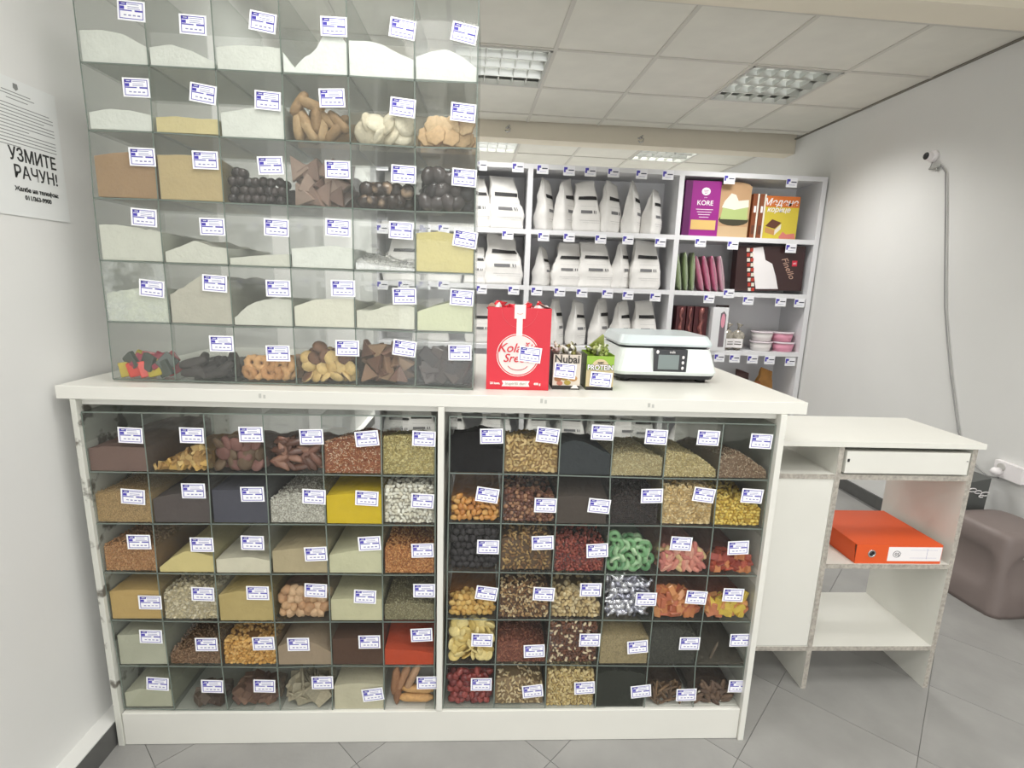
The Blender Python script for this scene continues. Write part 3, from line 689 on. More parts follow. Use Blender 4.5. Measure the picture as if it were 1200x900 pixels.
# row 3: chocolates
pieces(U_(2,2), 'chocolate_ball', 'small dark chocolate ball', 'chocolate', [pm('chocolate_ball', *m_ball(.026), c, SHINY) for c in ((62,52,50),(48,40,40))], .026, [.68,.62,.5,.42,.44], 2, pitch=.8, base=(48,41,41), thin=.9)
pieces(U_(2,3), 'milk_chocolate_wedge', 'brown dusted chocolate wedge', 'chocolate', [pm('milk_chocolate_wedge', *m_tri(.062,.24), c, SHINY) for c in ((140,116,104),(112,88,78),(160,138,124))], .05, [.8,.86,.8,.76], 2, flat=.5, pitch=.64, base=(93,63,56))
pieces(U_(2,4), 'crunchy_chocolate_cluster', 'lumpy dark chocolate cluster with nut bits', 'chocolate', [pm('crunchy_chocolate_cluster', *m_ball(.044,.30), (58,44,38), SHINY, var=.3, col2=(176,150,124), split=lambda V: rng.random(len(V)) < .10) for _ in range(3)], .042, [.5,.56,.56,.5], 2, pitch=.72, base=(51,38,33), thin=.8)
pieces(U_(2,5), 'chocolate_egg', 'smooth dark chocolate oval', 'chocolate', [pm('chocolate_egg', *m_egg(.054,(1,.62,.8)), c, SHINY) for c in ((62,54,54),(50,44,46),(78,70,70))], .048, [.76,.82,.8,.76], 2, pitch=.66, flat=.6, base=(46,41,43), thin=.6)
# bottom row of upper rack
pieces(U_(5,0), 'jelly_square', 'coloured jelly square', 'sweet', [pm('jelly_square', *m_slab(.045,(1,.3,.9)), c, SHINY) for c in ((226,66,50),(196,176,52),(150,44,66),(70,78,70),(190,74,84))], .04, [.18,.5,.40,.42], 2, pitch=.66, flat=.5)
pieces(U_(5,1), 'dark_biscuit_stick', 'black-brown biscuit bar', 'biscuit', [pm('dark_biscuit_stick', *m_lady(.075), c) for c in ((66,60,58),(54,48,48))], .05, [.38,.36,.32,.3], 2, pitch=.5, flat=.25, base=(48,43,43))
pieces(U_(5,2), 'ring_biscuit', 'tan ring biscuit with a small hole', 'biscuit', [pm('ring_biscuit', *m_ring(.046,.22,.34,1), c) for c in ((212,164,110),(196,144,92))], .044, [.38,.42,.5,.5], 2, pitch=.66, flat=.5, base=(206,151,98))
pieces(U_(5,3), 'half_dipped_biscuit', 'domed biscuit, golden with a brown back', 'biscuit', [pm('half_dipped_biscuit', *m_half(.046), c, col2=(112,74,48), split=lambda V: V[:,1]>.001) for c in ((214,184,122),(200,168,106))]+[pm('half_dipped_biscuit', *m_half(.044), (110,72,46))], .042, [.6,.72,.66,.58], 3, pitch=.6, flat=.9, base=(126,86,61))
pieces(U_(5,4), 'wafer_triangle', 'brown rough wafer triangle', 'biscuit', [pm('wafer_triangle', *m_tri(.06,.3), c) for c in ((156,126,98),(138,106,82),(112,78,62))], .052, [.72,.82,.8,.72], 2, pitch=.62, flat=.6, base=(93,68,56))
pieces(U_(5,5), 'dark_chocolate_chunk', 'dark chocolate bar piece', 'chocolate', [pm('dark_chocolate_chunk', *m_slab(.058,(1,.3,.6)), c, SHINY) for c in ((72,58,52),(60,48,44),(48,40,38))], .046, [.72,.8,.72,.76], 2, pitch=.62, flat=.5, base=(48,41,38))

L = lambda r, c: ('L', r, c)
pw(L(0,0), 'red_brown_meal_heap', 'reddish-brown coarse meal', (124,102,94), [.40,.44,.44,.42], .1, 1.4)
pieces(L(0,1), 'candied_peel', 'orange-yellow dried fruit chip', 'dried fruit', [pm('candied_peel', *m_slab(.02,(1,.35,.8),.3), c) for c in ((206,166,92),(190,158,100),(214,184,122),(178,140,84))], .019, [.05,.2,.42,.55], 2, pitch=.75, flat=1., base=(193,146,81), thin=.5, fall=.7)
pieces(L(0,2), 'dried_fig', 'flat reddish-brown dried fruit disc', 'dried fruit', [pm('dried_fig', *m_lens(.046,.4), c) for c in ((132,92,84),(118,80,72),(104,84,64))], .042, [.62,.66,.62,.58], 2, pitch=.66, flat=.5, base=(111,81,71), fall=.8)
pieces(L(0,3), 'dried_fruit_strip', 'pinkish-brown dried fruit strip', 'dried fruit', [pm('dried_fruit_strip', *m_blob(.055,(1,.3,.42)), c, SHINY) for c in ((150,110,92),(124,84,70),(98,66,54))], .042, [.66,.62,.5,.46], 2, pitch=.5, flat=.4, base=(113,78,66), fall=.8)
G_(L(0,4), 'granola_heap', 'red-brown and cream mixed flakes', 'ell', .0055, [(176,112,78),(150,86,58),(222,196,168),(196,150,112)], [.56,.64,.68,.68], .85, elong=(1.3,.5,.4))
G_(L(0,5), 'split_pea_heap', 'pale yellow-green split beans', 'disc', .0062, [(196,182,124),(180,164,106),(206,194,140)], [.66,.68,.66,.64], .85, elong=(1,1,1.5))
G_(L(1,0), 'seed_heap', 'beige-brown fine seeds', 'ell', .0032, [(180,154,110),(166,140,98)], [.62,.66,.66,.62], .2, base=(206,173,123), elong=(1,.7,.6))
pw(L(1,1), 'dark_grey_powder_heap', 'dark grey-brown powder', (92,84,82), [.50,.60,.66,.66], .0, 1)
pw(L(1,2), 'slate_powder_heap', 'slate-grey powder filled high', (82,82,92), [.70,.70,.72,.68], .0, .6)
G_(L(1,3), 'white_speckled_seed_heap', 'small white-grey round seeds', 'ell', .0036, [(206,204,192),(176,172,160),(226,224,214)], [.50,.62,.64,.56], .2, base=(181,176,163), elong=(1,.9,.9))
pw(L(1,4), 'yellow_powder_heap', 'bright yellow powder with a crust line', (214,186,52), [.60,.64,.66,.64], -.1, .7)
G_(L(1,5), 'white_bean_heap', 'glossy white beans', 'ell2', .0115, [(226,222,206),(214,208,190),(232,230,218)], [.76,.8,.8,.78], .1, elong=(1.15,.75,.6), base=(156,151,136), material=SHINY)
G_(L(2,0), 'wheat_heap', 'orange-brown wheat grains', 'ell', .0050, [(196,148,100),(178,128,84),(212,168,122)], [.56,.60,.58,.54], .2, elong=(1.3,.6,.6))
pw(L(2,1), 'cornmeal_heap', 'pale yellow meal sloping up to the middle', (218,202,142), [.10,.32,.46,.42,.34], .05)
pw(L(2,2), 'cream_powder_heap', 'low cream powder layer', (218,212,190), [.28,.32,.34,.26], .1)
pw(L(2,3), 'grey_beige_meal_heap', 'grey-beige meal filled to the middle', (186,172,140), [.46,.52,.54,.52], .0, .8)
pw(L(2,4), 'pale_green_meal_heap', 'pale cream-green meal rising right', (206,204,172), [.38,.46,.52,.58], .0)
G_(L(2,5), 'lentil_heap', 'orange-brown round lentils', 'ell', .0052, [(196,138,82),(178,118,66),(212,158,102)], [.58,.56,.52,.5], .05, elong=(1,1,.85), base=(156,96,61))
pw(L(3,0), 'tan_flour_heap', 'tan-yellow flour filled over half', (196,166,108), [.62,.66,.66,.64], .1)
G_(L(3,1), 'oat_flake_heap', 'cream rolled oat flakes', 'disc', .0075, [(214,202,170),(202,188,152),(226,216,190)], [.6,.74,.74,.6], .15, elong=(1,1,.5))
pw(L(3,2), 'sand_yellow_flour_heap', 'sandy yellow-grey flour', (192,172,118), [.58,.66,.66,.64], .1, .8)
pieces(L(3,3), 'dried_ginger_piece', 'beige-pink dried fruit lump', 'dried fruit', [pm('dried_ginger_piece', *m_blob(.040,(.8,.6,1)), c) for c in ((206,166,124),(190,148,110),(216,180,142))], .036, [.62,.66,.6,.5], 2, pitch=.62, flat=.6, base=(143,106,81), thin=.6)
pw(L(3,4), 'pale_cream_flour_heap', 'pale cream flour filled to the middle', (204,200,166), [.48,.50,.50,.48], -.1)
G_(L(3,5), 'green_seed_heap', 'grey-green aromatic seeds', 'ell', .0038, [(156,148,112),(136,128,96),(176,170,136)], [.36,.42,.40,.36], -.2, elong=(1.5,.5,.5), base=(131,123,96))
pw(L(4,0), 'pale_grey_flour_heap', 'pale grey-green flour filled high', (184,184,164), [.70,.72,.72,.72], .0)
G_(L(4,1), 'brown_kernel_heap', 'small brown kernels', 'ell', .0064, [(146,116,90),(128,98,74),(162,132,104)], [.28,.40,.46,.44], -.3, elong=(1.1,.7,.7))
G_(L(4,2), 'chickpea_heap', 'golden yellow chickpeas', 'ell2', .0088, [(214,166,92),(200,150,76),(226,182,112)], [.54,.60,.58,.54], -.1, elong=(1,.95,.9), base=(143,103,61))
pw(L(4,3), 'taupe_powder_heap', 'taupe-grey powder with a rounded right shoulder', (164,146,124), [.44,.56,.60,.50,.30], .2)
pw(L(4,4), 'cocoa_heap', 'dark brown cocoa powder', (92,70,58), [.62,.64,.64,.62], .0)
pw(L(4,5), 'paprika_heap', 'bright red-orange ground paprika', (190,78,50), [.38,.36,.34,.26], -1.0, .5)
pw(L(5,0), 'grey_green_flour_heap', 'pale grey-green flour sloping left', (188,188,166), [.36,.46,.46,.44], -.2)
pieces(L(5,1), 'dark_fruit_chunk', 'dusty dark brown chunk', 'sweet', [pm('dark_fruit_chunk', *m_slab(.034,(1,.6,.8),.2), c) for c in ((82,66,56),(98,84,72))], .032, [.05,.16,.22,.22], 3, pitch=.7, flat=.5, thin=.6)
pieces(L(5,2), 'brown_cube', 'brown sugared cube', 'sweet', [pm('brown_cube', *m_slab(.036,(.9,.7,.9),.12), c) for c in ((112,86,70),(96,70,58),(130,102,84))], .034, [.3,.5,.56,.46], 3, pitch=.72, flat=.5, thin=.7)
pieces(L(5,3), 'thin_cracker', 'thin grey-beige cracker sheet', 'biscuit', [pm('thin_cracker', *m_slab(.062,(1,.07,.9),.04), c) for c in ((176,166,142),(160,152,130))], .048, [.6,.62,.5,.6], 3, pitch=.55, flat=1.0, thin=.3)
pw(L(5,4), 'ivory_flour_heap', 'ivory flour filled over half', (202,196,170), [.56,.62,.62,.58], .0)
for i, (dx, dz, a, c) in enumerate(((.028,.085,1.45,(156,112,80)), (.052,.095,1.2,(176,132,98)), (.082,.10,1.15,(188,150,118)), (.105,.055,-.08,(206,160,104)), (.108,.025,-.02,(212,164,106)), (.035,.03,1.5,(150,106,76)), (.09,.03,.05,(196,150,100)))):
    x0, x1, z0, z1, ya, yb = RECTS[L(5,5)]
    me = pm('baked_stick', *m_stick(.10 if i != 4 else .11, .13, .1), c)
    o = link('baked_stick', me, None, (x0+dx, ya+.018+(0 if i < 6 else .03), z0+dz), (0, -a, 0))
    cs = np.array([Matrix.LocRotScale(o.location, o.rotation_euler, None) @ v.co for v in me.vertices])
    o.location.z += max(0, z0+.0005-cs[:, 2].min())-max(0, cs[:, 2].max()-z1+.001); o.location.x -= max(0, cs[:, 0].max()-x1+.0005); o.location.x += max(0, x0-cs[:, 0].min())
    tag(o, 'thick brown baked stick, left counter rack, bottom row, last bin on right', 'biscuit', 'baked sticks in the last bottom bin of the left rack')

R = lambda r, c: ('R', r, c)
pw(R(0,0), 'black_seed_heap', 'pitch-black fine seeds filled high', (17,16,17), [.70,.78,.80,.80], .85, 1.4)
G_(R(0,1), 'blanched_almond_heap', 'blanched cream almonds', 'ell2', .0125, [(204,176,120),(190,160,104),(216,190,138)], [.68,.68,.62,.58], .85, elong=(1.2,.65,.4), base=(156,126,81))
pw(R(0,2), 'dark_slate_seed_heap', 'dark slate fine seeds with a rounded top', (58,62,64), [.58,.66,.62,.50,.40], .85, .4)
G_(R(0,3), 'small_seed_heap', 'low beige-green hulled seeds', 'ell', .0042, [(196,182,138),(178,162,118),(210,200,160)], [.38,.44,.42,.36], .85, elong=(1.4,.7,.4))
G_(R(0,4), 'peeled_seed_heap', 'cream-yellow seeds sloping right', 'ell', .0055, [(200,184,134),(182,164,112),(214,200,154)], [.50,.46,.40,.14], .85, elong=(1.4,.8,.5))
G_(R(0,5), 'brown_grain_heap', 'grey-brown flakes sloping right', 'ell', .0050, [(148,122,98),(128,104,82),(188,170,144)], [.44,.54,.36,.14], .85, elong=(1.5,.5,.4))
pieces(R(1,0), 'dried_apricot', 'deep orange dried fruit half', 'dried fruit', [pm('dried_apricot', *m_blob(.024,(1,.5,.8)), c, SHINY) for c in ((206,146,76),(188,124,60),(214,164,92))], .022, [.55,.54,.46,.46], 2, pitch=.7, flat=.8, base=(168,108,48), thin=.5)
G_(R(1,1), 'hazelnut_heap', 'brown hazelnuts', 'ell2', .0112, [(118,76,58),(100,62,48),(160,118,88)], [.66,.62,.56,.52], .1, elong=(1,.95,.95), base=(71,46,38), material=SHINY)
pw(R(1,2), 'grey_seed_heap', 'dark grey-brown seeds filled high', (80,72,66), [.60,.62,.60,.58], -.7, .8)
G_(R(1,3), 'dark_berry_heap', 'black-brown dried berries', 'ell', .0075, [(44,34,32),(56,42,38),(34,28,28)], [.58,.66,.62,.58], -.3, base=(43,36,33))
G_(R(1,4), 'cereal_flake_heap', 'golden cream cereal flakes', 'disc', .0082, [(216,188,134),(196,164,104),(230,208,160)], [.82,.86,.84,.8], .1, elong=(1,1,.7))
G_(R(1,5), 'corn_kernel_heap', 'bright yellow dried kernels', 'ell2', .0105, [(214,184,84),(200,166,66),(224,198,106)], [.58,.60,.56,.40], -.2, elong=(1,.8,.6), base=(181,146,56))
pieces(R(2,0), 'prune', 'black wrinkled prune', 'dried fruit', [pm('prune', *m_blob(.030,(1,.8,.85)), c) for c in ((34,30,32),(42,38,40))], .026, [.92,.98,.96,.9], 2, pitch=.74, flat=.8, base=(33,31,33), thin=.9)
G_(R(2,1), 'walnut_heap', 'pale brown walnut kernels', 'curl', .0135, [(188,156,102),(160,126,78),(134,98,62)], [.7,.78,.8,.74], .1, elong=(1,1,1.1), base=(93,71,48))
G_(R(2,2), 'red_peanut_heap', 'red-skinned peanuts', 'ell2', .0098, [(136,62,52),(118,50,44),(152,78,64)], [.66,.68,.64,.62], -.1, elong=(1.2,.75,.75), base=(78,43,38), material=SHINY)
pieces(R(2,3), 'green_ring_sweet', 'green jelly ring with white underside', 'sweet', [pm('green_ring_sweet', *m_ring(.040,.35,.3), c, SHINY, col2=(206,226,190), split=lambda V: V[:,1] > .002) for c in ((118,166,116),(98,148,102),(152,188,144))], .036, [.82,.8,.68,.45], 2, pitch=.62, flat=1.0, base=(81,111,81), thin=.5)
pieces(R(2,4), 'pink_jelly_stick', 'pink sugared jelly stick', 'sweet', [pm('pink_jelly_stick', *m_lady(.044), c) for c in ((206,134,118),(216,156,136),(190,114,104),(212,182,132))], .03, [.48,.56,.6,.5], 3, pitch=.5, flat=.4, base=(156,93,81))
pieces(R(2,5), 'red_jelly_piece', 'dark red jelly piece', 'sweet', [pm('red_jelly_piece', *m_slab(.026,(1,.6,.8),.25), c, SHINY) for c in ((170,78,58),(148,60,48),(204,132,86))], .025, [.36,.46,.44,.3], 3, pitch=.7, flat=.8, base=(111,61,51), thin=.6)
pieces(R(3,0), 'yellow_dried_fruit', 'golden yellow dried fruit half', 'dried fruit', [pm('yellow_dried_fruit', *m_blob(.024,(1,.5,.85)), c) for c in ((208,168,92),(196,152,78),(218,182,110))], .022, [.46,.52,.48,.4], 3, pitch=.7, flat=.7, base=(156,103,53), thin=.5)
G_(R(3,1), 'mixed_nut_heap', 'mixed brown and cream nuts', 'ell2', .0088, [(180,148,104),(134,98,66),(212,190,150),(104,74,52)], [.66,.72,.70,.6], .0, elong=(1.2,.7,.5), base=(83,63,48))
G_(R(3,2), 'blanched_hazelnut_heap', 'pale blanched nuts', 'ell2', .0125, [(204,182,136),(188,164,116),(214,196,156)], [.48,.58,.54,.30], .1, elong=(1.05,.8,.6), base=(123,103,73))
pieces(R(3,3), 'silver_wrapped_sweet', 'silver foil twist-wrapped sweet', 'sweet', [pm('silver_wrapped_sweet', *m_wrap(.046), c, mat('silver_foil', (190,190,200), .25, metal=.75, attr=True), var=.25) for c in ((196,196,206),(150,150,164),(214,214,220))], .031, [.9,.94,.9,.82], 2, pitch=.56, flat=.5, base=(61,58,68), thin=.5)
pieces(R(3,4), 'orange_wrapped_caramel', 'orange-wrapped caramel block', 'sweet', [pm('orange_wrapped_caramel', *m_slab(.034,(1,.55,.55),.12), c, SHINY) for c in ((206,142,92),(192,122,76),(182,104,74))], .03, [.7,.72,.6,.5], 2, pitch=.62, flat=.7, base=(126,73,51), thin=.6)
pieces(R(3,5), 'jelly_slice', 'soft orange jelly slice', 'sweet', [pm('jelly_slice', *m_slab(.04,(1,.4,.55),.15), c, SHINY) for c in ((210,148,92),(218,188,80),(196,122,84))], .034, [.42,.46,.52,.5], 2, pitch=.5, flat=.5, base=(143,76,56), thin=.5)
pieces(R(4,0), 'banana_chip', 'dished yellow banana chip', 'dried fruit', [pm('banana_chip', *m_chip(.036), c) for c in ((222,198,124),(208,180,104),(232,212,146))], .032, [.9,.95,.94,.86], 2, pitch=.62, flat=.9, base=(156,131,78), thin=.4)
G_(R(4,1), 'red_flake_heap', 'red-brown crushed dried pieces', 'ell', .0062, [(142,84,64),(120,66,52),(162,104,80)], [.50,.52,.44,.34], -.3, elong=(1.3,.6,.5))
G_(R(4,2), 'half_white_peanut_heap', 'brown and white speckled nuts', 'ell2', .0095, [(120,78,58),(96,60,46),(226,206,172),(108,70,52)], [.9,.94,.94,.88], .0, elong=(1.2,.7,.6), base=(78,53,43), material=SHINY)
G_(R(4,3), 'hemp_seed_heap', 'grey-beige fine grains filled high', 'ell', .0034, [(168,154,118),(150,136,102)], [.68,.72,.70,.66], .1, base=(181,163,123))
G_(R(4,4), 'dark_tea_heap', 'dark grey-green loose leaves', 'ell', .0042, [(64,64,56),(52,52,46),(80,80,68)], [.84,.92,.86,.7], .1, base=(66,66,58), elong=(1.5,.5,.3))
pieces(R(4,5), 'pale_twig', 'pale broken twig', 'herb', [pm('pale_twig', *m_stick(.07,.05,.3), c) for c in ((132,118,98),(104,92,78))], .05, [.10,.16,.16,.14], 2, pitch=.4, flat=.25, kmax=9, thin=.2)
pw(R(4,5), 'dusty_leaf_heap', 'thin dusty grey leaves at the back', (78,74,66), [.05,.06,.06,.05], -9, 1.2)
pieces(R(5,0), 'red_dried_fruit', 'dark red dried fruit piece', 'dried fruit', [pm('red_dried_fruit', *m_blob(.030,(1,.6,.85)), c, SHINY) for c in ((134,54,50),(112,42,42),(150,66,60))], .028, [.76,.84,.8,.72], 2, pitch=.66, flat=.7, base=(81,38,38), thin=.6)
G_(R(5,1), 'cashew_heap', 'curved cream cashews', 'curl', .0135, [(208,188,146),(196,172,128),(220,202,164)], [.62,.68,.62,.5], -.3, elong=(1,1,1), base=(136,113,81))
G_(R(5,2), 'yellow_nut_heap', 'pale yellow halved nuts', 'ell2', .0088, [(206,184,128),(190,166,108),(218,198,148)], [.8,.86,.86,.8], -.1, elong=(1.1,.8,.5), base=(143,118,78))
pw(R(5,3), 'black_green_leaf_heap', 'blackish green crumbled leaves', (52,54,48), [.86,.92,.9,.8], .0, 1.5)
pieces(R(5,4), 'brown_root_piece', 'thin brown root piece', 'herb', [pm('brown_root_piece', *m_stick(.06,.07,.3), c) for c in ((132,104,76),(110,86,64),(94,74,56))], .044, [.32,.44,.4,.3], 2, pitch=.35, flat=.9, kmax=34, base=(86,68,56), thin=.3)
pieces(R(5,5), 'brown_bark_piece', 'dusty brown bark piece', 'herb', [pm('brown_bark_piece', *m_blob(.045,(1,.3,.4)), c) for c in ((108,84,66),(92,70,56))]+[pm('brown_bark_piece', *m_blob(.03,(.8,.2,.3)), (214,204,184))], .038, [.42,.6,.56,.34], 2, pitch=.42, flat=.6, kmax=40, base=(81,63,53), thin=.3)

# ================================================================ BACK SHELF
SY = 2.846; SD = .36
SX0, SX1 = .172, 3.786
shelf = empty('storage_shelf', ((SX0+SX1)/2, SY, 0)); tag(shelf, 'tall white open shelf unit in the aisle behind the counter', 'shelf')
def sp(mb, name, mats, bev=0): 
    o = mb.build(name, mats, shelf); o.location = (-(SX0+SX1)/2, -SY, 0); return o
DIV = (.172, 1.387, 2.587, 3.750)
for x in DIV: sp(MB().box(x, x+.040, SY, SY+SD, 0, 2.325), 'upright', SHELFW)
sp(MB().box(SX0, SX1+.004, SY, SY+SD, 2.325, 2.361), 'top_board', SHELFW)
SZ = [1.872, 1.433, .945, .455, .085]
for b in range(3):
    for z in SZ: sp(MB().box(DIV[b]+.040, DIV[b+1], SY+.001, SY+SD, z-.036, z), 'shelf_board', SHELFW)
sp(MB().box(SX0, SX1, SY+SD, SY+SD+.006, .0, 2.361), 'back_panel', SHELFW)
def rail_tag_mesh():
    m = MB(); W, H = .045, .036
    m.box(-W, W, -.002, 0, -H, H, 0); m.box(-W*.9, -W*.3, -.0026, 0, H*.2, H*.7, 1); m.box(-W*.9, -W*.6, -.0026, 0, -H*.35, H*.2, 1); m.box(-W*.1, W*.85, -.0026, 0, H*.0, H*.22, 2)
    m.box(-W*.5, W*.6, -.0026, 0, -H*.55, -H*.48, 3)
    return m.mesh('shelf_tag', [mat('tag_holder_plastic', (240, 240, 244), .3), BLUE, mat('tag_dark_print', (60, 60, 80), .6), INK])
RT = rail_tag_mesh()
RTP = [(564,194),(607,196),(636,198),(667,200),(692,201),(719,202),(752,204),(783,205),(855,210),(928,214),
  (595,275),(637,277),(667,278),(704,280),(736,281),(774,284),(821,284),(859,287),(927,291),
  (564,339),(602,340),(629,341),(656,342),(682,343),(712,344),(736,346),(768,348),(831,350),(854,344),(877,352),(915,354),(937,355),
  (861,420),(882,421),(902,422),(926,424),(843,419)]
for px, py in RTP:
    p = at(px, py, 1, SY-.003); link('shelf_tag', RT, shelf, (p[0]-(SX0+SX1)/2, -.001, p[2]), (0, 0, 0))
for px in (448, 473, 498, 520): 
    for py in (202-8, 268, 334): p = at(px, py, 1, SY-.003); link('shelf_tag', RT, shelf, (p[0]-(SX0+SX1)/2, -.001, p[2]))
for x in (.75, .95, 1.1, 1.3, 1.52, 1.7, 1.86, 2.05, 2.25, 2.45, 2.68, 2.9): link('shelf_tag', RT, shelf, (x-(SX0+SX1)/2, -.001, .392))

# paper flour bags
PAPER = mat('white_paper_bag', (228, 226, 222), .75, var=.05, vscale=18, bump=.5, bscale=26)
BLK = mat('bag_black_strip', (34, 33, 34), .6)
GREY = mat('bag_grey_print', (150, 150, 150), .7)
def bag_mesh(seed, w_, d, h, lean=0, pinch=.35, twist=0):
    """gusseted paper bag: rectangular foot, body closing to a folded ridge"""
    r = random.Random(seed); nx, nz = 28, 16; V = []; Fs = []
    def surf(a, t):
        # a: 0..1 around, t: 0..1 up
        k = 1 if t < pinch else 1-((t-pinch)/(1-pinch))**1.1
        dd = d*(.06+.94*k); ww = w_*(1-.34*max(0, t-pinch)+.03*math.sin(t*6))
        ang = 2*math.pi*a; c, s = math.cos(ang), math.sin(ang); e = .38
        x = ww/2*math.copysign(abs(c)**e, c); y = dd/2*math.copysign(abs(s)**e, s)
        g = 1-.5*max(0, t-pinch)*max(0, 1-abs(s)*1.6)
        x *= g
        tw = twist*t; x, y = x*math.cos(tw)-y*math.sin(tw), x*math.sin(tw)+y*math.cos(tw)
        n = noise.noise(Vector((x*9+seed*3, y*9, t*5))); n2 = noise.noise(Vector((x*26+seed, y*26, t*15)))
        q = 1+.13*n+.05*n2
        z = h*t+ (.10*h*noise.noise(Vector((x*7+seed*9, 0, 0))) if t > .6 else 0)*(t-.6)*2.5
        return (x*q+lean*t*t*h, y*q+.02*n*t, max(0, z))
    for j in range(nz+1):
        for i in range(nx): V.append(surf(i/nx, j/nz))
    for j in range(nz):
        for i in range(nx): Fs.append((j*nx+i, j*nx+(i+1) % nx, (j+1)*nx+(i+1) % nx, (j+1)*nx+i))
    Fs.append(tuple(range(nx-1, -1, -1))); Fs.append(tuple(nz*nx+i for i in range(nx)))
    m = MB(); m.add(V, Fs, 0, True)
    def patch(a0, a1, t0, t1, off, mi, out):
        na, nt_ = 6, 2; vs = []; fs = []
        for j in range(nt_+1):
            for i in range(na+1):
                p = np.array(surf(a0+(a1-a0)*i/na, t0+(t1-t0)*j/nt_)); p[1] -= off; vs.append(p)
        for j in range(nt_):
            for i in range(na): k = j*(na+1)+i; fs.append((k, k+1, k+na+2, k+na+1))
        out.add(vs, fs, mi, True)
    s1 = MB(); patch(.70, .86, .63, .70, .004, 0, s1)
    s2 = MB(); patch(.73, .76, .36, .42, .003, 0, s2); patch(.77, .78, .36, .42, .003, 0, s2); patch(.79, .80, .36, .42, .003, 0, s2)
    s2b = []
    for a0, a1, t0, t1 in ((.72, .84, .50, .503), (.72, .86, .22, .225), (.74, .85, .18, .183)):
        q = MB(); patch(a0, a1, t0, t1, .003, 0, q); s2b.append(q.mesh('printed_line', GREY))
    return m.mesh('paper_bag', PAPER), s1.mesh('black_strip', BLK), s2.mesh('printed_mark', mat('bag_dark_print', (110,110,112), .7)), s2b
def bag(px, py, pw_, top, rz, seed, rown, lab, lean=0, y=SY+.13, d=.13, z=None, hh=None):
    z = SZ[rown] if z is None else z
    p = at(px, py, 1, y); sc = (y+1.41)/F*1.02
    h = hh or (at(px, top, 1, y)[2]-z); w_ = pw_*sc
    if abs(rz) > .4: w_ *= .74; d = min(d, .13); lean *= .5
    hx = (w_*abs(math.cos(rz))+d*abs(math.sin(rz)))/2+.012; hy = (d*abs(math.cos(rz))+w_*abs(math.sin(rz)))/2
    y = max(SY+.012+hy*.95, min(y, SY+SD-hy-.01))
    for q in range(3):
        lo, hi = DIV[q]+.042, DIV[q+1]-.002
        if lo-.02 < p[0] < hi+.02: p[0] = min(max(p[0], lo+hx), hi-hx)
    h = min(h, .40)
    meshes = bag_mesh(seed, w_, d, h, lean, .30+.1*random.random(), 0)
    e = empty('paper_bag', (p[0], y, z+.001), rz); tag(e, lab, 'bag', 'white paper bags on the back shelf')
    body = link('bag_body', meshes[0], e)
    for nm, m in (('black_strip', meshes[1]), ('printed_mark', meshes[2])): link(nm, m, e)
    for m in meshes[3]: link('printed_line', m, e)
names = {0: 'top', 1: 'second', 2: 'third'}
B = [(455,240,36,200,0,0,'left bay seen through the clear rack, far left'),(500,240,38,203,.1,0,'left bay seen through the clear rack, second'),(534,240,30,205,-.1,0,'left bay seen through the clear rack, third'),
 (560,240,34,205,-.15,0,'left bay, partly behind the clear rack edge'),(595,240,38,205,.12,0,'left bay, beside the white upright'),
 (639,240,30,206,.95,0,'middle bay, first from left'),(662,240,30,208,.8,0,'middle bay, second from left'),(688,240,31,210,.02,0,'middle bay, third from left'),(714,240,32,210,.6,0,'middle bay, fourth from left'),(741,240,32,212,.95,0,'middle bay, fifth from left'),(764,245,28,222,.7,0,'middle bay, short one at right end'),
 (470,300,40,275,.1,1,'left bay seen through the clear rack, left'),(520,300,40,278,0,1,'left bay seen through the clear rack, right'),(558,300,26,290,-.1,1,'left bay, mostly hidden by the clear rack'),(590,300,42,276,.05,1,'left bay, broad one by the upright'),
 (635,305,25,290,1.0,1,'middle bay, short one at left end'),(664,305,34,285,.05,1,'middle bay, second from left'),(698,305,42,284,.1,1,'middle bay, broad one in the centre'),(727,305,30,283,.8,1,'middle bay, fourth from left'),(756,305,34,283,.05,1,'middle bay, last one at right'),
 (505,370,40,350,0,2,'left bay seen through the clear rack'),(561,370,30,356,0,2,'left bay, left of the red box'),(600,370,34,352,0,2,'left bay, behind the red box'),
 (650,370,24,350,.9,2,'middle bay, first from left'),(675,370,28,353,.6,2,'middle bay, second from left'),(702,370,30,345,.75,2,'middle bay, tallest one in the centre'),(728,370,30,353,.6,2,'middle bay, fourth from left'),(756,370,29,353,.05,2,'middle bay, last one at right')]
for i, (px, py, w_, top, rz, r_, tx) in enumerate(B):
    bag(px, py, w_, top, rz, i+3, r_, f'white paper bag on {names[r_]} shelf, {tx}', lean=random.uniform(-.12, .18), d=.14 if abs(rz) < .2 else .17)
for i, (px, w_, hh, rz, tx) in enumerate([(455,36,.30,0,'first from left'),(492,36,.32,.1,'second from left'),(530,30,.30,0,'third from left'),(580,38,.34,0,'fourth from left'),(618,30,.33,.1,'fifth from left'),(668,34,.33,-.1,'sixth from left'),(702,30,.31,.1,'seventh from left'),(735,38,.34,.05,'eighth from left'),(768,30,.31,0,'ninth from left')]):
    bag(px, 505, w_, 0, rz, i+50, 4, f'white paper bag on lowest shelf seen through counter bins, {tx}', hh=hh, y=SY+.07)
# crumpled small bags lying at right of the lowest shelf
for i in range(2):
    p = at(795+14*i, 515, 1, SY+.08)
    e = empty('paper_bag', (p[0], SY+.09, SZ[4]+.001), .5-.3*i); tag(e, 'small leaning white paper bag on lowest shelf, '+('right end' if i else 'beside the last tall bag'), 'bag', 'small leaning bags on the lowest shelf')
    ms = bag_mesh(80+i, .18, .10, .27, .25, .3); link('bag_body', ms[0], e); link('black_strip', ms[1], e)

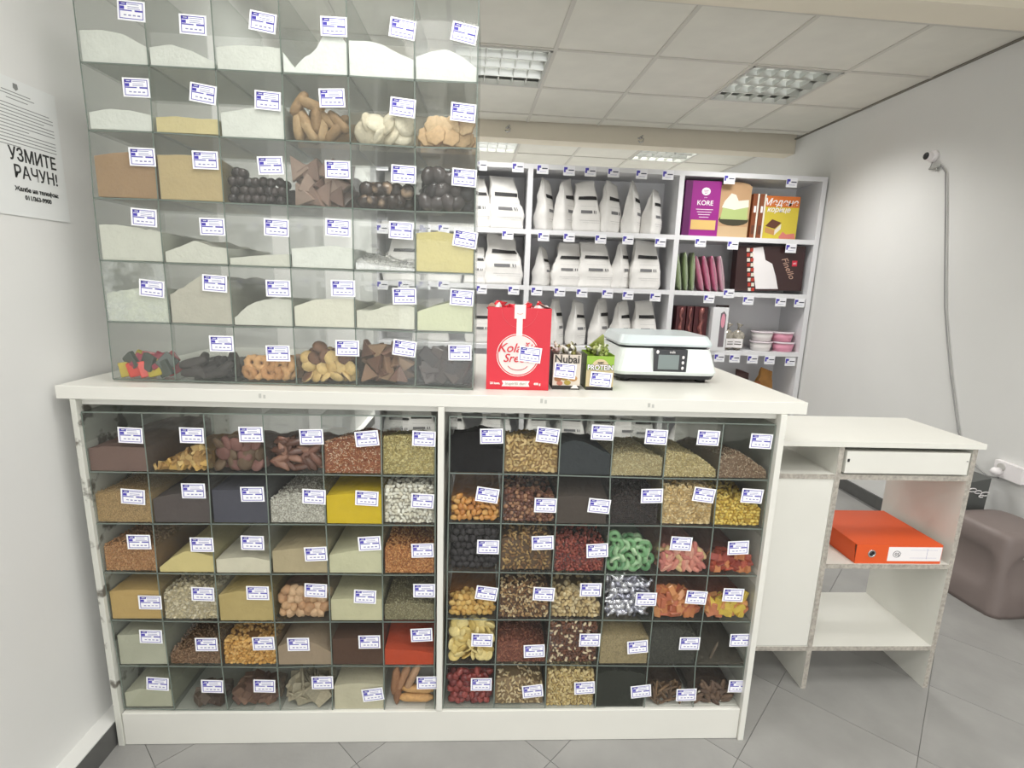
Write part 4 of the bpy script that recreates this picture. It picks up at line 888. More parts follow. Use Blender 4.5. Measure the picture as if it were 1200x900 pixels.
# ---- right bay of the shelf
def carton(name, cx0, cx1, z, h, y, d, label, cat, mats, rz=0, ry=0):
    e = empty(name, (cx0, y, z+.0008), rz); e.rotation_euler = (0, ry, rz); tag(e, label, cat)
    MB().box(0, cx1-cx0, 0, d, 0, h).build('carton_body', mats, e); return e
X = lambda px, py, y=SY+.03: at(px, py, 1, y)[0]
PUR = mat('purple_card', (146, 30, 128), .45); DPUR = mat('dark_purple_card', (92, 20, 84), .45)
GOLD = mat('biscuit_sheet_print', (214, 180, 110), .6); WT = mat('white_print', (240, 236, 236), .5); KRAFT = mat('beige_card', (196, 168, 130), .6)
yb = SY+.03
a, b = X(802, 240), X(843.5, 240)
e = carton('purple_carton', a, b, SZ[0], .425, yb, .10, 'purple cake sheet carton with white lettering on top shelf', 'box', [PUR])
wd = b-a
MB().box(-.0006, 0, .004, .096, .004, .42).build('dark_side', DPUR, e); MB().box(.0, .055, -.0008, 0, 0, .425).build('dark_edge_band', DPUR, e)
MB().box(.065, wd-.02, -.0014, 0, .05, .125).build('biscuit_picture', GOLD, e)
text('KORE', .052, WT, e, (wd*.58, -.0014, .24), bold=.0006)
for k in range(4): MB().box(wd*.34+.01*k, wd*.82-.01*k, -.0012, 0, .205-.02*k, .209-.02*k).build('small_print_line', WT, e)
em = MB(); em.prism([(wd*.58+.036*math.cos(t), .345+.030*math.sin(t)) for t in np.linspace(0, 2*math.pi, 12, endpoint=False)], -.0014, 0); em.build('round_emblem', WT, e)
em = MB(); [em.box(wd*.58-.02+.004*k, wd*.58+.02-.004*k, -.0018, 0, .350-.011*k, .354-.011*k) for k in range(3)]; em.build('emblem_bars', PUR, e)
text('torte', .012, WT, e, (wd*.58, -.0014, .295))
a, b = X(844, 240), X(880, 240); wd = b-a
CREAM = mat('cream_cake_print', (226, 220, 206), .6); GRN = mat('green_cake_print', (172, 188, 122), .6); DKP = mat('dark_plate_print', (62, 58, 40), .6); BRN = mat('brown_backdrop_print', (186, 150, 112), .6)
e = carton('cake_sheet_carton', a, b, SZ[0], .40, yb+.01, .09, 'rounded beige carton with green layer cake picture on top shelf', 'box', [BRN])
MB().prism([(wd/2+wd*.46*math.cos(t), .40+.028*math.sin(t)) for t in np.linspace(0, math.pi, 10)], 0, .09).build('rounded_top_flap', BRN, e)
cy = .2
MB().prism([(wd*.5+wd*.49*math.cos(t), .135+.045*math.sin(t)) for t in np.linspace(0, 2*math.pi, 16, endpoint=False)], -.001, 0).build('plate_picture', DKP, e)
MB().prism([(.015, .14), (wd*.95, .14), (wd*.93, .25), (wd*.5, .27), (.03, .24)], -.0016, 0).build('green_cake_picture', GRN, e)
MB().prism([(.02, .23), (wd*.5, .215), (wd*.95, .24), (wd*.93, .295), (wd*.6, .285), (wd*.5, .33), (wd*.35, .34), (.04, .28)], -.0022, 0).build('cream_topping_picture', CREAM, e)
MB().box(.004, wd-.004, -.0012, 0, .003, .085).build('beige_band', KRAFT, e)
ORG = mat('orange_card', (206, 112, 48), .5); YEL = mat('yellow_card', (206, 186, 62), .5); CHO = mat('chocolate_print', (96, 56, 40), .5); SPN = mat('brown_spine', (128, 70, 40), .5)
for k in range(2):
    a = X(880.5+8*k, 255); e = carton('upright_wafer_carton', a, a+.050, SZ[0], .345, yb, .2, ('orange-brown' )+' wafer carton standing edge-on, '+('beside the green cake carton' if k == 0 else 'against the yellow carton'), 'box', [SPN], 0, 0)
    MB().box(.036, .050, -.0008, 0, .0, .345).build('pale_edge_stripe', CREAM, e); MB().box(.012, .03, -.001, 0, .20, .25).build('white_print_patch', WT, e); MB().box(.008, .034, -.001, 0, .03, .1).build('dark_print_patch', CHO, e)
a, b = X(896, 255), X(936, 255); wd = b-a
e = carton('honey_sheet_carton', a, b, SZ[0], .335, yb+.01, .07, 'orange and yellow honey cake sheet carton with white lettering', 'box', [YEL])
MB().box(.0, wd, -.0006, 0, .25, .335).build('orange_top_band', ORG, e)
text('Медене', .075, WT, e, (wd*.44, -.0016, .262), shear=.25, bold=.0012)
text('корице', .055, WT, e, (wd*.40, -.0016, .212), shear=.25, bold=.001)
MB().prism([(.02, .10), (.10, .08), (.15, .13), (.07, .155)], -.0014, 0).build('cake_picture_top', CHO, e)
MB().prism([(.02, .09), (.10, .07), (.10, .03), (.02, .05)], -.0014, 0).build('cake_picture_side', mat('caramel_print', (190, 140, 86), .6), e)
MB().prism([(.10, .07), (.15, .12), (.15, .08), (.10, .03)], -.0014, 0).build('cake_picture_end', CREAM, e)
MB().prism([(.14, .015), (.17, .06), (.2, .04), (.27, .05), (.28, .006), (.15, .004)], -.0012, 0).build('flower_picture', mat('pink_flower_print', (206, 120, 110), .6), e)
MB().box(wd, wd+.0006, .003, .067, .01, .33).build('brown_side', SPN, e)
# second shelf
GP = mat('green_packet', (150, 166, 124), .35); PP = mat('pink_packet', (196, 112, 142), .3); PP2 = mat('pale_pink_packet', (204, 160, 176), .3)
def packet(px, z, h, m, label, group, rz, ry, t=.035, w_=.19):
    x = X(px, 315); e = empty('wafer_sheet_packet', (x, yb+.02, z+.001)); e.rotation_euler = (0, ry, 0)
    tag(e, label, 'packet', group)
    mb = MB(); vs = []; fs = []; n = 9
    for j in range(n):
        tz = j/(n-1); k = math.sin(math.pi*min(max(tz, .0), 1))**.35 if 0 < tz < 1 else .12
        for (sx, sy) in ((-1, 0), (-.8, -.5), (0, -.62), (.8, -.5), (1, 0), (1, 1), (-1, 1)):
            q = 1+.14*noise.noise(Vector((sx*2+px, sy*2, tz*7))); vs.append((sx*t/2*max(k, .2)*q, .02+sy*w_*.5*q if sy > 0 else .02+sy*.03, tz*h))
    for j in range(n-1):
        for i in range(7): fs.append((j*7+i, j*7+(i+1) % 7, (j+1)*7+(i+1) % 7, (j+1)*7+i))
    fs += [tuple(range(6, -1, -1)), tuple((n-1)*7+i for i in range(7))]
    mb.add(vs, fs, 0, True).build('packet_body', m, e)
    MB().box(-.004, .004, -.014, .0, h*.02, h*.97).build('sealed_seam', POLY, e)
for k in range(3): packet(801+7.2*k, SZ[1], .31, GP, 'green wafer sheet packet leaning at left of the second shelf, '+('first','second','third')[k], 'green wafer packets', 0, .06*k-.18, t=.036)
for k in range(4): packet(828+8.2*k, SZ[1], .295, PP if k < 3 else PP2, ('bright' if k < 3 else 'pale')+' pink wafer packet on second shelf, '+('first','second','third','last')[k], 'pink wafer packets', 0, -.30+.03*k, t=.042)
DK = mat('dark_brown_card', (58, 36, 36), .35)
RED = mat('red_check_print', (186, 60, 46), .5)
a, b = X(861, 315), X(945, 315)
e = carton('chocolate_carton', a+.02, b-.015, SZ[1]+.012, .362, yb+.005, .09, 'large dark brown carton with white swoosh and script lettering', 'box', [DK], 0, -.03); wd = b-a-.035
MB().prism([(.12, .345), (.21, .355), (.24, .25), (.30, .22), (.34, .12), (.37, .015), (.18, .015), (.15, .15)], -.0010, 0).build('white_swoosh', WT, e)
for i in range(2):
    for j in range(9): MB().box(.075+.012*j*.4+i*.03, .10+.012*j*.4+i*.03, -.0012, 0, .345-.04*j-.028, .345-.04*j).build('checker_patch', RED if (i+j) % 2 else CREAM, e)
text('Finello', .072, mat('pale_gold_print', (196, 160, 140), .5), e, (wd*.73, -.0014, .175), rot=(math.pi/2, -math.radians(-62), 0), shear=.3)
MB().box(wd*.82, wd*.82+.042, -.0014, 0, .20, .245).build('red_logo_patch', mat('red_logo', (214, 40, 66), .5), e)
text('eti', .028, WT, e, (wd*.82+.021, -.002, .215))
# third shelf
FOIL = mat('shiny_red_brown_film', (150, 92, 88), .15, metal=.3, var=.6, vscale=30); MAR = mat('maroon_card', (74, 26, 32), .3)
for k, (p0, p1) in enumerate(((792, 803), (804, 812), (813, 829))):
    a, b = X(p0, 375), X(p1, 375); e = carton('maroon_carton', a+.002, b-.002, SZ[2], .36, yb, .2, 'maroon foil-wrapped carton on third shelf, '+('first','second','third')[k], 'box', [MAR]); e['group'] = 'maroon cartons on the third shelf'
    w2 = b-a-.004
    mb = MB(); pts = [(w2*.5+.008*math.sin(j*2.1), -.004, .01+.34*j/10) for j in range(11)]; mb.tube(pts, [w2*.18+.005*math.sin(j*3) for j in range(11)], 6).build('foil_fold', FOIL, e)
a, b = X(832, 380), X(851, 380)
e = carton('white_window_carton', a, b, SZ[2], .36, SY-.01, .12, 'narrow white carton with a pink window on third shelf', 'box', [SHELFW], .1); wd = b-a
MB().prism([(wd*.50, .03), (wd*.86, .03), (wd*.86, .30), (wd*.7, .33), (wd*.5, .31)], -.001, 0).build('window', mat('window_dark_film', (120, 110, 116), .15), e)
MB().prism([(wd*.68+wd*.13*math.cos(t), .25+.06*math.sin(t)) for t in np.linspace(0, 2*math.pi, 12, endpoint=False)], -.002, 0).build('pink_cake_picture', mat('pink_print', (222, 150, 168), .5), e)
e2 = carton('dark_board', a+.1, b+.06, SZ[2], .375, SY+.14, .04, 'dark brown board behind the white window carton', 'box', [DK])
# snack bags
for k, px in enumerate((855, 867)):
    x = X(px, 395); e = empty('snack_bag', (x, SY+.07, SZ[2]+.001), .2-.5*k); tag(e, 'small clear snack bag with white label, '+('left one' if k == 0 else 'right one beside the tubs'), 'bag', 'clear snack bags on the third shelf')
    m = MB(); Vb, Fb = ICO3; V = Vb.copy(); V = V*np.array([.055, .04, .09])+np.array([0, 0, .088]); V[:, 0] *= 1+.15*np.sin(V[:, 2]*60); m.add(V, Fb, 0, True)
    m.tube([(0, 0, .165), (0, 0, .19), (.01, 0, .225)], [.012, .006, .03], 8); m.build('bag_film', mat('shiny_grey_film', (176, 170, 158), .18, metal=.3, var=.5, vscale=40), e)
    MB().box(-.038, .038, -.042, -.036, .025, .10).build('paper_label', WT, e); MB().box(-.028, .028, -.0425, -.04, .05, .058).box(-.024, .026, -.0425, -.04, .07, .076).build('label_print', DKP, e)
# tubs
def tub(x, y, z, pink, label):
    e = empty('plastic_tub', (x, y, z)); tag(e, label, 'tub', 'round plastic tubs on the third shelf')
    PM = mat('pink_tub_plastic', (226, 156, 178), .35) if pink else mat('white_tub_plastic', (232, 228, 226), .35)
    MB().lathe([(.075, 0), (.088, .068)], 28).build('tub_body', PM, e)
    MB().lathe([(.092, .069), (.094, .071), (.094, .080), (.090, .083), (.078, .080)], 28).build('clear_lid', mat('lid_plastic', (226, 214, 220), .2), e)
y_ = SY+.10; zt = SZ[2]+.001
x1, x2 = X(891, 405, y_), X(917, 405, y_)
tub(x1, y_, zt, False, 'white plastic tub at bottom left of the stack'); tub(x2, y_, zt, True, 'pink plastic tub at bottom right of the stack')
tub(x1+.006, y_+.01, zt+.0845, False, 'white plastic tub on top of the bottom left tub'); tub(x2-.012, y_+.01, zt+.0845, True, 'pink plastic tub on top of the bottom right tub')
# fourth shelf: brown packages
for k, (px, c, w_, h_) in enumerate(((868, (76, 48, 44), .16, .30), (895, (176, 124, 58), .17, .32), (885, (150, 90, 60), .14, .22))):
    yy = SY+.14-.06*(k == 2); x = X(px, 440, yy); e = empty('sweets_bag', (x, yy, SZ[3]+.001), .1*k)
    tag(e, ('dark brown bag on fourth shelf, at left', 'golden bag on fourth shelf, at right', 'small reddish bag in front on the fourth shelf')[k], 'bag')
    ms = bag_mesh(90+k, w_, .1, h_, .05, .3); b_ = link('bag_body', ms[0].copy(), e); b_.data.materials.clear(); b_.data.materials.append(mat('sweets_bag_%s' % ('dark', 'gold', 'red')[k], c, .3, var=.3, vscale=14))

# ================================================================ THINGS ON THE COUNTER
RC = mat('red_carton', (206, 34, 52), .45); CW = mat('carton_white_print', (236, 230, 224), .5)
p0 = at(571, 361, 1, .083); p1 = at(646, 361, 1, .083)
e = empty('red_fortune_box', (1.0985, .083, HT+.0005), .0); tag(e, 'open red carton of wrapped sweets with white round emblem on counter', 'box')
W_ = .184; H_ = 1.3815-HT; D_ = .13
m = MB(); m.box(0, W_, 0, .002, 0, H_).box(0, W_, D_-.002, D_, 0, H_).box(0, .002, .002, D_-.002, 0, H_).box(W_-.002, W_, .002, D_-.002, 0, H_).box(.002, W_-.002, .002, D_-.002, 0, .002); m.build('carton_walls', RC, e)
MB().prism([(.0, H_), (.030, H_), (.010, H_+.012)], .03, .034).add([(W_-.002, .02, H_), (W_+.001, .10, H_), (W_-.03, .11, H_+.012), (W_-.03, .03, H_+.010)], [(0, 1, 2, 3)]).build('open_flap', mat('carton_inside', (190, 150, 130), .7), e)
def circ(cx, cz, r, y, mi=None, n=40): return [(cx+r*math.cos(t), cz+r*math.sin(t)) for t in np.linspace(0, 2*math.pi, n, endpoint=False)]
cx_, cz_ = .091, .103
MB().prism(circ(cx_, cz_, .0625, 0), -.0006, 0).build('emblem_outer_ring', CW, e)
MB().prism(circ(cx_, cz_, .0605, 0), -.0009, 0).build('emblem_red_ring', RC, e)
MB().prism(circ(cx_, cz_, .0575, 0), -.0012, 0).build('emblem_disc', mat('carton_light_grey', (222, 216, 212), .5), e)
MB().box(.084, .101, -.0012, 0, .160, H_-.03).box(.077, .109, -.0013, 0, H_-.031, H_+.009).build('white_strap', CW, e)
sm = MB(); sm.tube([(.093+.010*math.sin(t), -.0016, H_-.012-.006*math.cos(t)) for t in np.linspace(-1.1, 1.1, 8)], .0005, 4); sm.build('strap_smile', RC, e)
sm = MB(); sm.tube([(cx_+.034*math.sin(t), -.0018, .085-.026*math.cos(t)) for t in np.linspace(-1.0, 1.0, 12)], .0009, 4); sm.build('emblem_smile', RC, e)
text('Kolačić', .037, RC, e, (.090, -.0018, .112), shear=.3, bold=.0004); text('Sreće', .034, RC, e, (.088, -.0018, .083), shear=.3, bold=.0004)
MB().prism([(.046, .010), (.128, .010), (.124, .0185), (.128, .027), (.046, .027), (.050, .0185)], -.0008, 0).build('ribbon', CW, e)
text('Inspiriši dan!', .0125, mat('ribbon_print', (150, 140, 130), .6), e, (.087, -.0012, .0148))
text('20 kom.', .009, CW, e, (.026, -.001, .016), bold=.0004); text('400 g', .009, CW, e, (.150, -.001, .016), bold=.0004)
ar = MB(); ar.tube([(.092+.052*math.sin(t), -.0004, H_-.002-.055*math.cos(t)) for t in np.linspace(-1.5, 1.5, 20)], .0004, 4); ar.build('tear_line', mat('tear_line_red', (226, 96, 104), .5), e)
o = link('price_label', PL[1], e, (.1255, -.0022, .106), (0, math.radians(6), 0))
RF = mat('red_foil', (212, 30, 46), .2, metal=.2, attr=True)
for k in range(9):
    me = pm('wrapped_cookie', *m_blob(.05, (1, .5, .7), .8), (216, 34, 50) if k % 3 else (236, 220, 216), RF, var=.25)
    o = link('wrapped_cookie', me, None, (1.0985+.03+(k % 4)*.042, .083+.04+.045*(k//4), HT+H_-.012+random.uniform(-.006, .010)), (random.uniform(-.6, .6), random.uniform(-.7, .7), random.uniform(0, 3)))
    tag(o, 'shiny red wrapped cookie sticking out of the red carton', 'sweet', 'wrapped cookies in the red carton')
def small_box(x, w_, h, d, name, label, side, yy):
    e = empty(name, (x, yy, HT+.0005), 0); tag(e, label, 'box')
    t = .0015
    m = MB(); m.box(0, w_, 0, t, 0, h).box(0, w_, d-t, d, 0, h+.006).box(0, t, t, d-t, 0, h+.003, 1).box(w_-t, w_, t, d-t, 0, h+.003).box(t, w_-t, t, d-t, 0, t); m.build('carton_walls', side, e); return e
NB = mat('greige_card', (206, 196, 182), .5); BK = mat('black_print', (38, 34, 32), .5)
e = small_box(1.297, .083, 1.247-HT, .10, 'bar_display_box', 'small beige display box with black lettering, middle of three on counter', [NB, BK], .105)
MB().box(0, .083, -.0005, 0, 0, .012).build('dark_foot_band', BK, e)
text('Nubai', .033, BK, e, (.041, -.0008, .081), bold=.0006, sx=.95)
for cx__, cz__, r, c in ((.016, .032, .011, (146, 96, 60)), (.036, .036, .012, (150, 120, 50)), (.062, .034, .012, (176, 132, 80)), (.022, .019, .009, (176, 110, 90)), (.045, .021, .010, (160, 140, 60))):
    MB().prism([(cx__+r*math.cos(t)*1.05, cz__+r*.75*math.sin(t)) for t in np.linspace(0, 2*math.pi, 12, endpoint=False)], -.0009, 0).build('sweet_picture', mat('sweet_print_%d' % int(c[0]+c[1]+c[2]), c, .6), e)
MB().prism([(.055, .004), (.080, .004), (.072, .014), (.064, .014)], -.0011, 0).build('white_badge', CW, e)
link('price_label', PL[2], e, (.036, -.0018, .057), (0, math.radians(5), 0))
GR_ = mat('lime_card', (140, 176, 58), .5)
e = small_box(1.398, .083, 1.245-HT, .10, 'bar_display_box', 'small green display box with white PROTEIN lettering on counter', [GR_, mat('dark_olive_card', (70, 76, 40), .5)], .108)
MB().box(0, .083, -.0004, 0, 0, .062).build('beige_lower_print', mat('pale_nut_print', (196, 180, 140), .6), e)
MB().prism([(.0415+.026*math.cos(t), .070+.024*math.sin(t)) for t in np.linspace(0, math.pi, 14)], -.0008, 0).build('beige_arch', mat('arch_beige', (206, 186, 150), .6), e)
text('PROTEIN', .0215, BK, e, (.0415, -.0010, .062), bold=.0016, sx=.9); text('PROTEIN', .0215, WT, e, (.0415, -.0020, .062), bold=.0004, sx=.9)
text('nutri', .009, BK, e, (.0415, -.0014, .081), bold=.0003)
text('bar', .014, mat('olive_print', (110, 120, 40), .6), e, (.04, -.001, .048), shear=.3)
MB().box(0, .083, -.0005, 0, 0, .010).build('dark_foot_band', BK, e)
link('price_label', PL[3], e, (.045, -.0028, .033), (0, math.radians(4), 0))
FO = mat('bar_wrapper_foil', (220, 220, 200), .3, metal=.15, attr=True)
for (bx, base_, cols, lab, grp) in ((1.297, .105, ((236,234,226),(214,210,196),(120,116,60),(60,54,48)), 'white foil twist-wrapped sweet heaped in the beige display box', 'wrapped sweets in the beige box'), (1.398, .108, ((196,206,140),(150,166,84),(222,226,190),(120,134,66)), 'green foil-wrapped bar heaped in the green display box', 'wrapped bars in the green box')):
    for k in range(22):
        c = cols[int(rng.integers(4))]; me = pm('wrapped_sweet', *m_wrap(.034), c, FO, var=.3)
        o = link('wrapped_sweet', me, None, (bx+.014+.055*rng.random(), base_+.016+.068*rng.random(), HT+.104+.022*rng.random()), tuple(rng.uniform(-1, 1, 3)*1.4))
        tag(o, lab, 'sweet', grp)
me = pm('green_bar_packet', *m_tri(.062, .12), (130, 140, 66), FO, var=.2)
tag(link('green_bar_packet', me, None, (1.445, .17, HT+.135), (.1, .35, .1)), 'green triangular packet corner standing highest in the green display box', 'sweet')
# scale
SC = mat('scale_white_plastic', (226, 232, 230), .3); SCD = mat('scale_dark_plastic', (34, 35, 38), .3)
e = empty('shop_scale', (1.695, .25, HT+.0005), 0); e.scale = (1, 1, 1.27); tag(e, 'white electronic shop scale with small grey display on counter', 'scale')
m = MB()
prof = [(-.172, .018), (.172, .018), (.165, .072), (.150, .095), (-.150, .095), (-.165, .072)]
vs = []; ys = ((0, 1, 0), (.30, 1, 0))
def ring(z, x, ya, yb_, r=.03):
    pts = []
    for (cx__, cy__, a0) in ((x-r, ya+r, -math.pi/2), (x-r, yb_-r, 0), (-x+r, yb_-r, math.pi/2), (-x+r, ya+r, math.pi)):
        for k in range(5): t = a0+k*math.pi/8; pts.append((cx__+r*math.cos(t), cy__+r*math.sin(t), z))
    return pts
def loft(m, rings, mi=0):
    n = len(rings[0]); vs = [p for r in rings for p in r]; fs = [tuple(range(n-1, -1, -1)), tuple((len(rings)-1)*n+i for i in range(n))]
    for j in range(len(rings)-1):
        for i in range(n): fs.append((j*n+i, j*n+(i+1) % n, (j+1)*n+(i+1) % n, (j+1)*n+i))
    return m.add(vs, fs, mi)
loft(MB(), [ring(.020, .170, .004, .30), ring(.028, .174, 0, .304), ring(.07, .160, .012, .296), ring(.088, .154, .02, .290)]).build('scale_body', SC, e)
loft(MB(), [ring(.010, .165, .008, .296), ring(.0198, .170, .003, .30)]).build('dark_base', SCD, e)
loft(MB(), [ring(.0885, .146, .026, .284), ring(.094, .150, .024, .288)]).build('platform_gap', SCD, e)
loft(MB(), [ring(.0945, .158, .016, .294), ring(.100, .160, .014, .296), ring(.118, .150, .03, .285), ring(.121, .146, .034, .281)]).build('weighing_tray', mat('tray_pale_plastic', (206, 216, 218), .25), e)
for sx in (-.13, .13):
    for sy in (.04, .26): MB().lathe([(.016, 0), (.018, .0098)], 14, c=(sx, sy, 0)).build('rubber_foot', BLACK, e)
dx = .0155
pan = MB().box(-.047, .063, .000, .02, .030, .088); d_ = pan.build('display_panel', SCD, e)
MB().box(-.033, .036, -.0008, .002, .036, .074).build('display_screen', mat('lcd_grey', (112, 124, 122), .2), e)
for k in range(3): MB().lathe([(.0045, 0), (.004, .001)], 10).build('key_button', WT, e, (.050, .0, .040+.014*k), (math.pi/2, 0, 0))
text('scale', .010, WT, e, (.012, -.0008, .0785)); MB().lathe([(.005, 0), (.005, .001)], 12).build('round_logo', WT, e, (-.037, .0, .081), (math.pi/2, 0, 0))

# ================================================================ SIDE TABLE
table = empty('side_cabinet', (2.45, .2, 0)); tag(table, 'white open side cabinet with drawer right of the counter', 'cabinet')
def tp(mb, name, mats, bev=0): o = mb.build(name, mats, table); o.location = (-2.45, -.2, 0); return o
ty, tb = .215, .555
tp(MB().box(2.075, 2.812, .207, .56, .9455, .9635), 'table_top', WHITE)
tp(MB().box(2.078, 2.096, ty, tb, 0, .945, 0, 1), 'side_panel', [WHITE, RAW])
tp(MB().box(2.300, 2.318, ty, tb, 0, .945, 0, 1), 'middle_panel', [WHITE, RAW])
tp(MB().box(2.774, 2.792, ty, tb, 0, .945, 0, 1), 'side_panel', [WHITE, RAW])
tp(MB().box(2.096, 2.300, ty, tb, .827, .845, 0, 1), 'shelf_board', [WHITE, RAW])
tp(MB().box(2.318, 2.774, ty, tb, .827, .845, 0, 1), 'shelf_board', [WHITE, RAW])
tp(MB().box(2.318, 2.774, ty, tb, .492, .510, 0, 1), 'shelf_board', [WHITE, RAW])
tp(MB().box(2.318, 2.774, ty, tb, .160, .178, 0, 1), 'shelf_board', [WHITE, RAW])
tp(MB().box(2.096, 2.300, ty, tb, .160, .178, 0, 1), 'shelf_board', [WHITE, RAW])
tp(MB().box(2.098, 2.299, ty+.003, ty+.019, .180, .826), 'door_panel', WHITE)
dr = tp(MB().box(2.326, 2.764, ty-.004, ty+.012, .852, .930), 'drawer', WHITE)
def dsub(mb, name, mats): o = mb.build(name, mats, dr); return o
dsub(MB().box(2.331, 2.337, ty-.007, ty-.004, .893, .903), 'drawer_catch', BLACK)
dsub(MB().lathe([(.003, 0), (.003, .002)], 8), 'screw_head', mat('screw_grey', (120, 120, 120), .4)).location = (2.757, ty-.005, .90)
tp(MB().box(2.334, 2.758, ty+.012, tb-.02, .856, .925), 'drawer_tray', WHITE)
# binder
OR = mat('orange_binder_board', (222, 88, 34), .5, var=.04)
e = empty('ring_binder', (2.425, ty+.004, .5108), 0.0); tag(e, 'orange ring binder lying on the middle shelf of the side cabinet', 'binder')
bw = .318; bh = .072; bd = .285
sh = .0
m = MB(); 
def board(pts, z0, z1): return MB().prism(pts, z0, z1, axis='z')
q = [(0, 0), (bw, 0), (bw-.10*0, bd), (0, bd)]
board(q, bh-.003, bh).build('top_cover', OR, e); board(q, 0, .003).build('bottom_cover', OR, e)
MB().box(0, bw, 0, .003, .003, bh-.003).build('spine', OR, e)
MB().box(.012, bw-.008, .02, bd-.008, .004, bh-.004).build('paper_block', mat('paper_block', (214, 206, 196), .8), e)
MB().prism([(.004, .0035), (bd*.99, .0035), (bd*.99, bh-.0035), (.012, bh-.0035)], .0, .0025, axis='x').build('box_side', OR, e)
rg = MB(); rg.lathe([(.0095, 0), (.0145, 0), (.015, .001), (.0135, .002), (.0095, .002), (.0095, 0)], 24, caps=False); rg.build('finger_ring', CHROME, e, (.058, -.0001, .038), (math.pi/2, 0, 0))
MB().lathe([(.0096, 0), (.0096, .0008)], 20).build('finger_hole', BLACK, e, (.058, 0, .038), (math.pi/2, 0, 0))
MB().box(.118, bw-.002, -.0006, 0, .010, .064).build('spine_label', WT, e)
cm = MB(); cm.tube([(.150+.013*math.cos(t), -.001, .037+.012*math.sin(t)) for t in np.linspace(.4, 6.1, 20)], .0009, 5); cm.build('round_stamp', mat('stamp_grey', (110, 108, 112), .6), e)
text('05/', .018, mat('stamp_grey', (110, 108, 112), .6), e, (.154, -.0012, .030)); 
for z in (.022, .052): MB().box(.20, .30, -.0008, 0, z, z+.0006).build('label_line', INK, e)
MB().box(.262, .2624+.0006, -.0008, 0, .018, .058).build('label_line', INK, e)

# ================================================================ RIGHT WALL THINGS
TP = mat('taupe_plastic', (122, 110, 106), .45)
def stool():
    e = empty('plastic_step_stool', (3.615, .80, 0), .08); tag(e, 'taupe plastic step stool with side hollows by the right wall', 'stool')
    n = 40; rings = []; V = []; Fs = []
    def rr(t, a, z):
        c, s = math.cos(t), math.sin(t); ex = .42
        x = a*math.copysign(abs(c)**ex, c); y = a*.98*math.copysign(abs(s)**ex, s)
        # hollows on each side
        for (ax_, sg) in ((0, -1), (0, 1), (1, -1), (1, 1)):
            pass
        k = 1
        for t0 in (0, math.pi/2, math.pi, 3*math.pi/2):
            dt = (t-t0+math.pi) % (2*math.pi)-math.pi
            u = (dt/.52)**2+((z-.215)/.095)**2
            if u < 1: k = min(k, 1-.14*(1-u)**.5)
            if z < .06 and abs(dt) < .45: k = min(k, .97)
        return (x*k, y*k, z)
    zs = [0, .02, .06, .10, .125, .15, .18, .21, .24, .27, .295, .31, .34, .37, .385, .395, .40]
    aa = [.185, .185, .180, .177, .175, .173, .171, .169, .167, .165, .163, .162, .160, .158, .154, .146, .12]
    n = 64
    for z, a in zip(zs, aa):
        for i in range(n): V.append(rr(2*math.pi*i/n, a, z))
    for j in range(len(zs)-1):
        for i in range(n): Fs.append((j*n+i, j*n+(i+1) % n, (j+1)*n+(i+1) % n, (j+1)*n+i))
    Fs.append(tuple((len(zs)-1)*n+i for i in range(n))); Fs.append(tuple(range(n-1, -1, -1)))
    MB().add(V, Fs, 0, True).build('stool_body', TP, e)
    MB().box(-.058, -.018, -.162, -.140, .285, .325).build('grip_hole', mat('pale_grip_hole', (190, 186, 180), .6), e)
stool()
e = empty('patterned_bin', (3.655, 1.075, 0), .1); tag(e, 'narrow dark grey bin with white loop pattern behind the stool', 'bin')
DG = mat('dark_grey_bin', (84, 86, 84), .5)
loft(MB(), [[(x*.065, y*.065, 0) for x, y in ((-.8,-1),(.8,-1),(1,-.8),(1,.8),(.8,1),(-.8,1),(-1,.8),(-1,-.8))], [(x*.075, y*.075, .52+.02*(x > 0)) for x, y in ((-.8,-1),(.8,-1),(1,-.8),(1,.8),(.8,1),(-.8,1),(-1,.8),(-1,-.8))]]).build('bin_body', DG, e)
lp = MB()
for k, (cx__, r) in enumerate(((-.05, .030), (-.01, .026), (.04, .034), (.02, .02))):
    lp.tube([(cx__*.9+r*.8*math.cos(t), -.078, .48+.3*r*math.sin(t)-.012*k) for t in np.linspace(.3, 5.2, 14)], .003, 5)
lp.build('loop_pattern', WT, e)
# camera, cable and socket
xw = RW(1.9)
p = at(1090, 183, 0, xw-.03)
e = empty('wall_camera', (RW(p[1]), p[1], p[2])); tag(e, 'small round black and white security camera high on right wall', 'camera')
MB().lathe([(.034, 0), (.034, .02), (.02, .03)], 20).build('camera_mount', WT, e, (0, 0, 0), (0, -math.pi/2, 0))
MB().lathe([(.022, .02), (.024, .05), (.022, .055)], 20).build('camera_housing', WT, e, (0, 0, 0), (0, -math.pi/2, 0))
MB().lathe([(.0215, .056), (.020, .060), (.010, .062)], 20).build('camera_lens', BLACK, e, (0, 0, 0), (0, -math.pi/2, 0))
MB().tube([(-.012, .01, -.07), (-.012, -.03, -.072), (-.012, -.07, -.068)], .008, 6).tube([(-.01, -.04, -.07), (-.01, -.045, -.095)], .006, 6).tube([(-.01, .01, -.07), (-.01, -.0, -.04), (-.012, 0, -.02)], .003, 6).build('cable_connector', mat('connector_grey', (170, 170, 166), .5), e)
wp = lambda px, py, off=.012: (lambda q: (RW(q[1])-off, q[1], q[2]))(at(px, py, 0, RW(at(px, py, 0, 3.82)[1])-off))
CAB = mat('grey_cable', (150, 150, 148), .5)
pts = [wp(*q) for q in ((1097,195),(1104,195),(1108,202),(1108,240),(1107,330),(1107,360),(1110,400),(1114,440),(1123,506),(1133,530),(1145,548),(1158,558),(1170,560))]
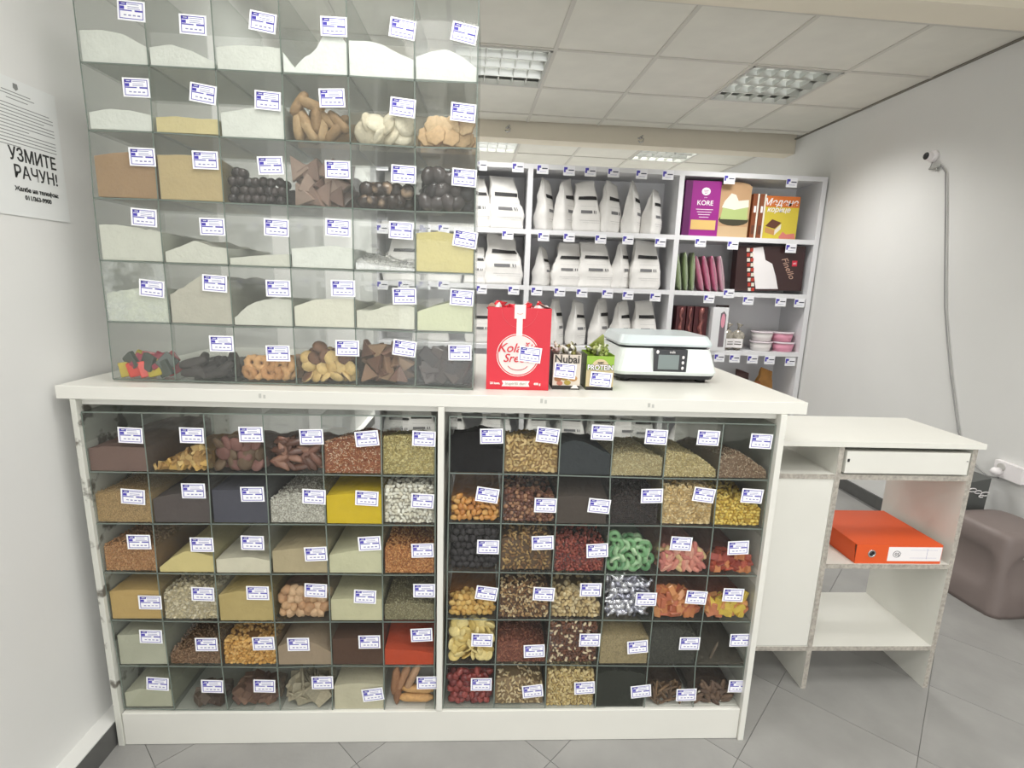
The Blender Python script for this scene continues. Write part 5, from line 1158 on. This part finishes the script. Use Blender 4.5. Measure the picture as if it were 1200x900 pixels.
tag(MB().tube(pts, .0045, 6).build('wall_cable', CAB), 'thin grey cable running down the right wall from camera to socket', 'cable')
q = wp(1187, 553, 0)
e = empty('wall_socket', (q[0], q[1], q[2]), -.0225+0); tag(e, 'white double power socket with plug on the right wall', 'socket')
MB().box(-.03, 0, -.075, .075, -.042, .042).build('socket_housing', WT, e)
MB().lathe([(.022, 0), (.022, .004), (.018, .004)], 18).build('socket_outlet', mat('outlet_grey', (190, 188, 184), .5), e, (-.0305, .035, .012), (0, -math.pi/2, 0))
MB().lathe([(.020, 0), (.020, .030), (.010, .045)], 16).build('power_plug', WT, e, (-.0305, .040, -.012), (0, -math.pi/2, 0))
# notice sheet on left wall
PW = mat('notice_paper', (226, 228, 226), .7); NI = mat('notice_ink', (40, 42, 40), .6); NG = mat('notice_faint_ink', (130, 132, 130), .7)
e = empty('paper_notice', (-.0735, .150, 1.575), 0); e.rotation_euler = (0, 0, math.radians(90)); tag(e, 'white printed notice sheet taped to the left wall', 'notice')
# local x runs along world +y when rotated 90deg; face looks to +x of world
MB().box(-.235, 0, -.0008, .0008, 0, .325).build('sheet', PW, e)
text('УЗМИТЕ', .043, NI, e, (-.095, -.0012, .133), bold=.0005, sx=.80); text('РАЧУН!', .043, NI, e, (-.092, -.0012, .092), bold=.0003, sx=.85)
text('Жалбе на телефон:', .0150, NI, e, (-.096, -.0012, .061), bold=.0004, sx=.95); text('011/363-9900', .0150, NI, e, (-.096, -.0012, .042), bold=.0004, sx=.95)
for k in range(13):
    z = .262-.008*k; w2 = (.19, .2, .2, .17, .2, .2, .2, .12, .2, .2, .2, .2, .09)[k]
    MB().box(-.218, -.218+w2, -.0011, 0, z, z+.0018).build('text_line', NG, e)
for (a_, b_, z) in ((-.16, -.08, .292), (-.17, -.07, .285), (-.15, -.09, .276)): MB().box(a_, b_, -.0011, 0, z, z+.0018).build('text_line', NG, e)
MB().prism([(-.126, .315), (-.114, .315), (-.113, .304), (-.120, .299), (-.127, .304)], -.0012, 0).build('small_crest', NG, e)
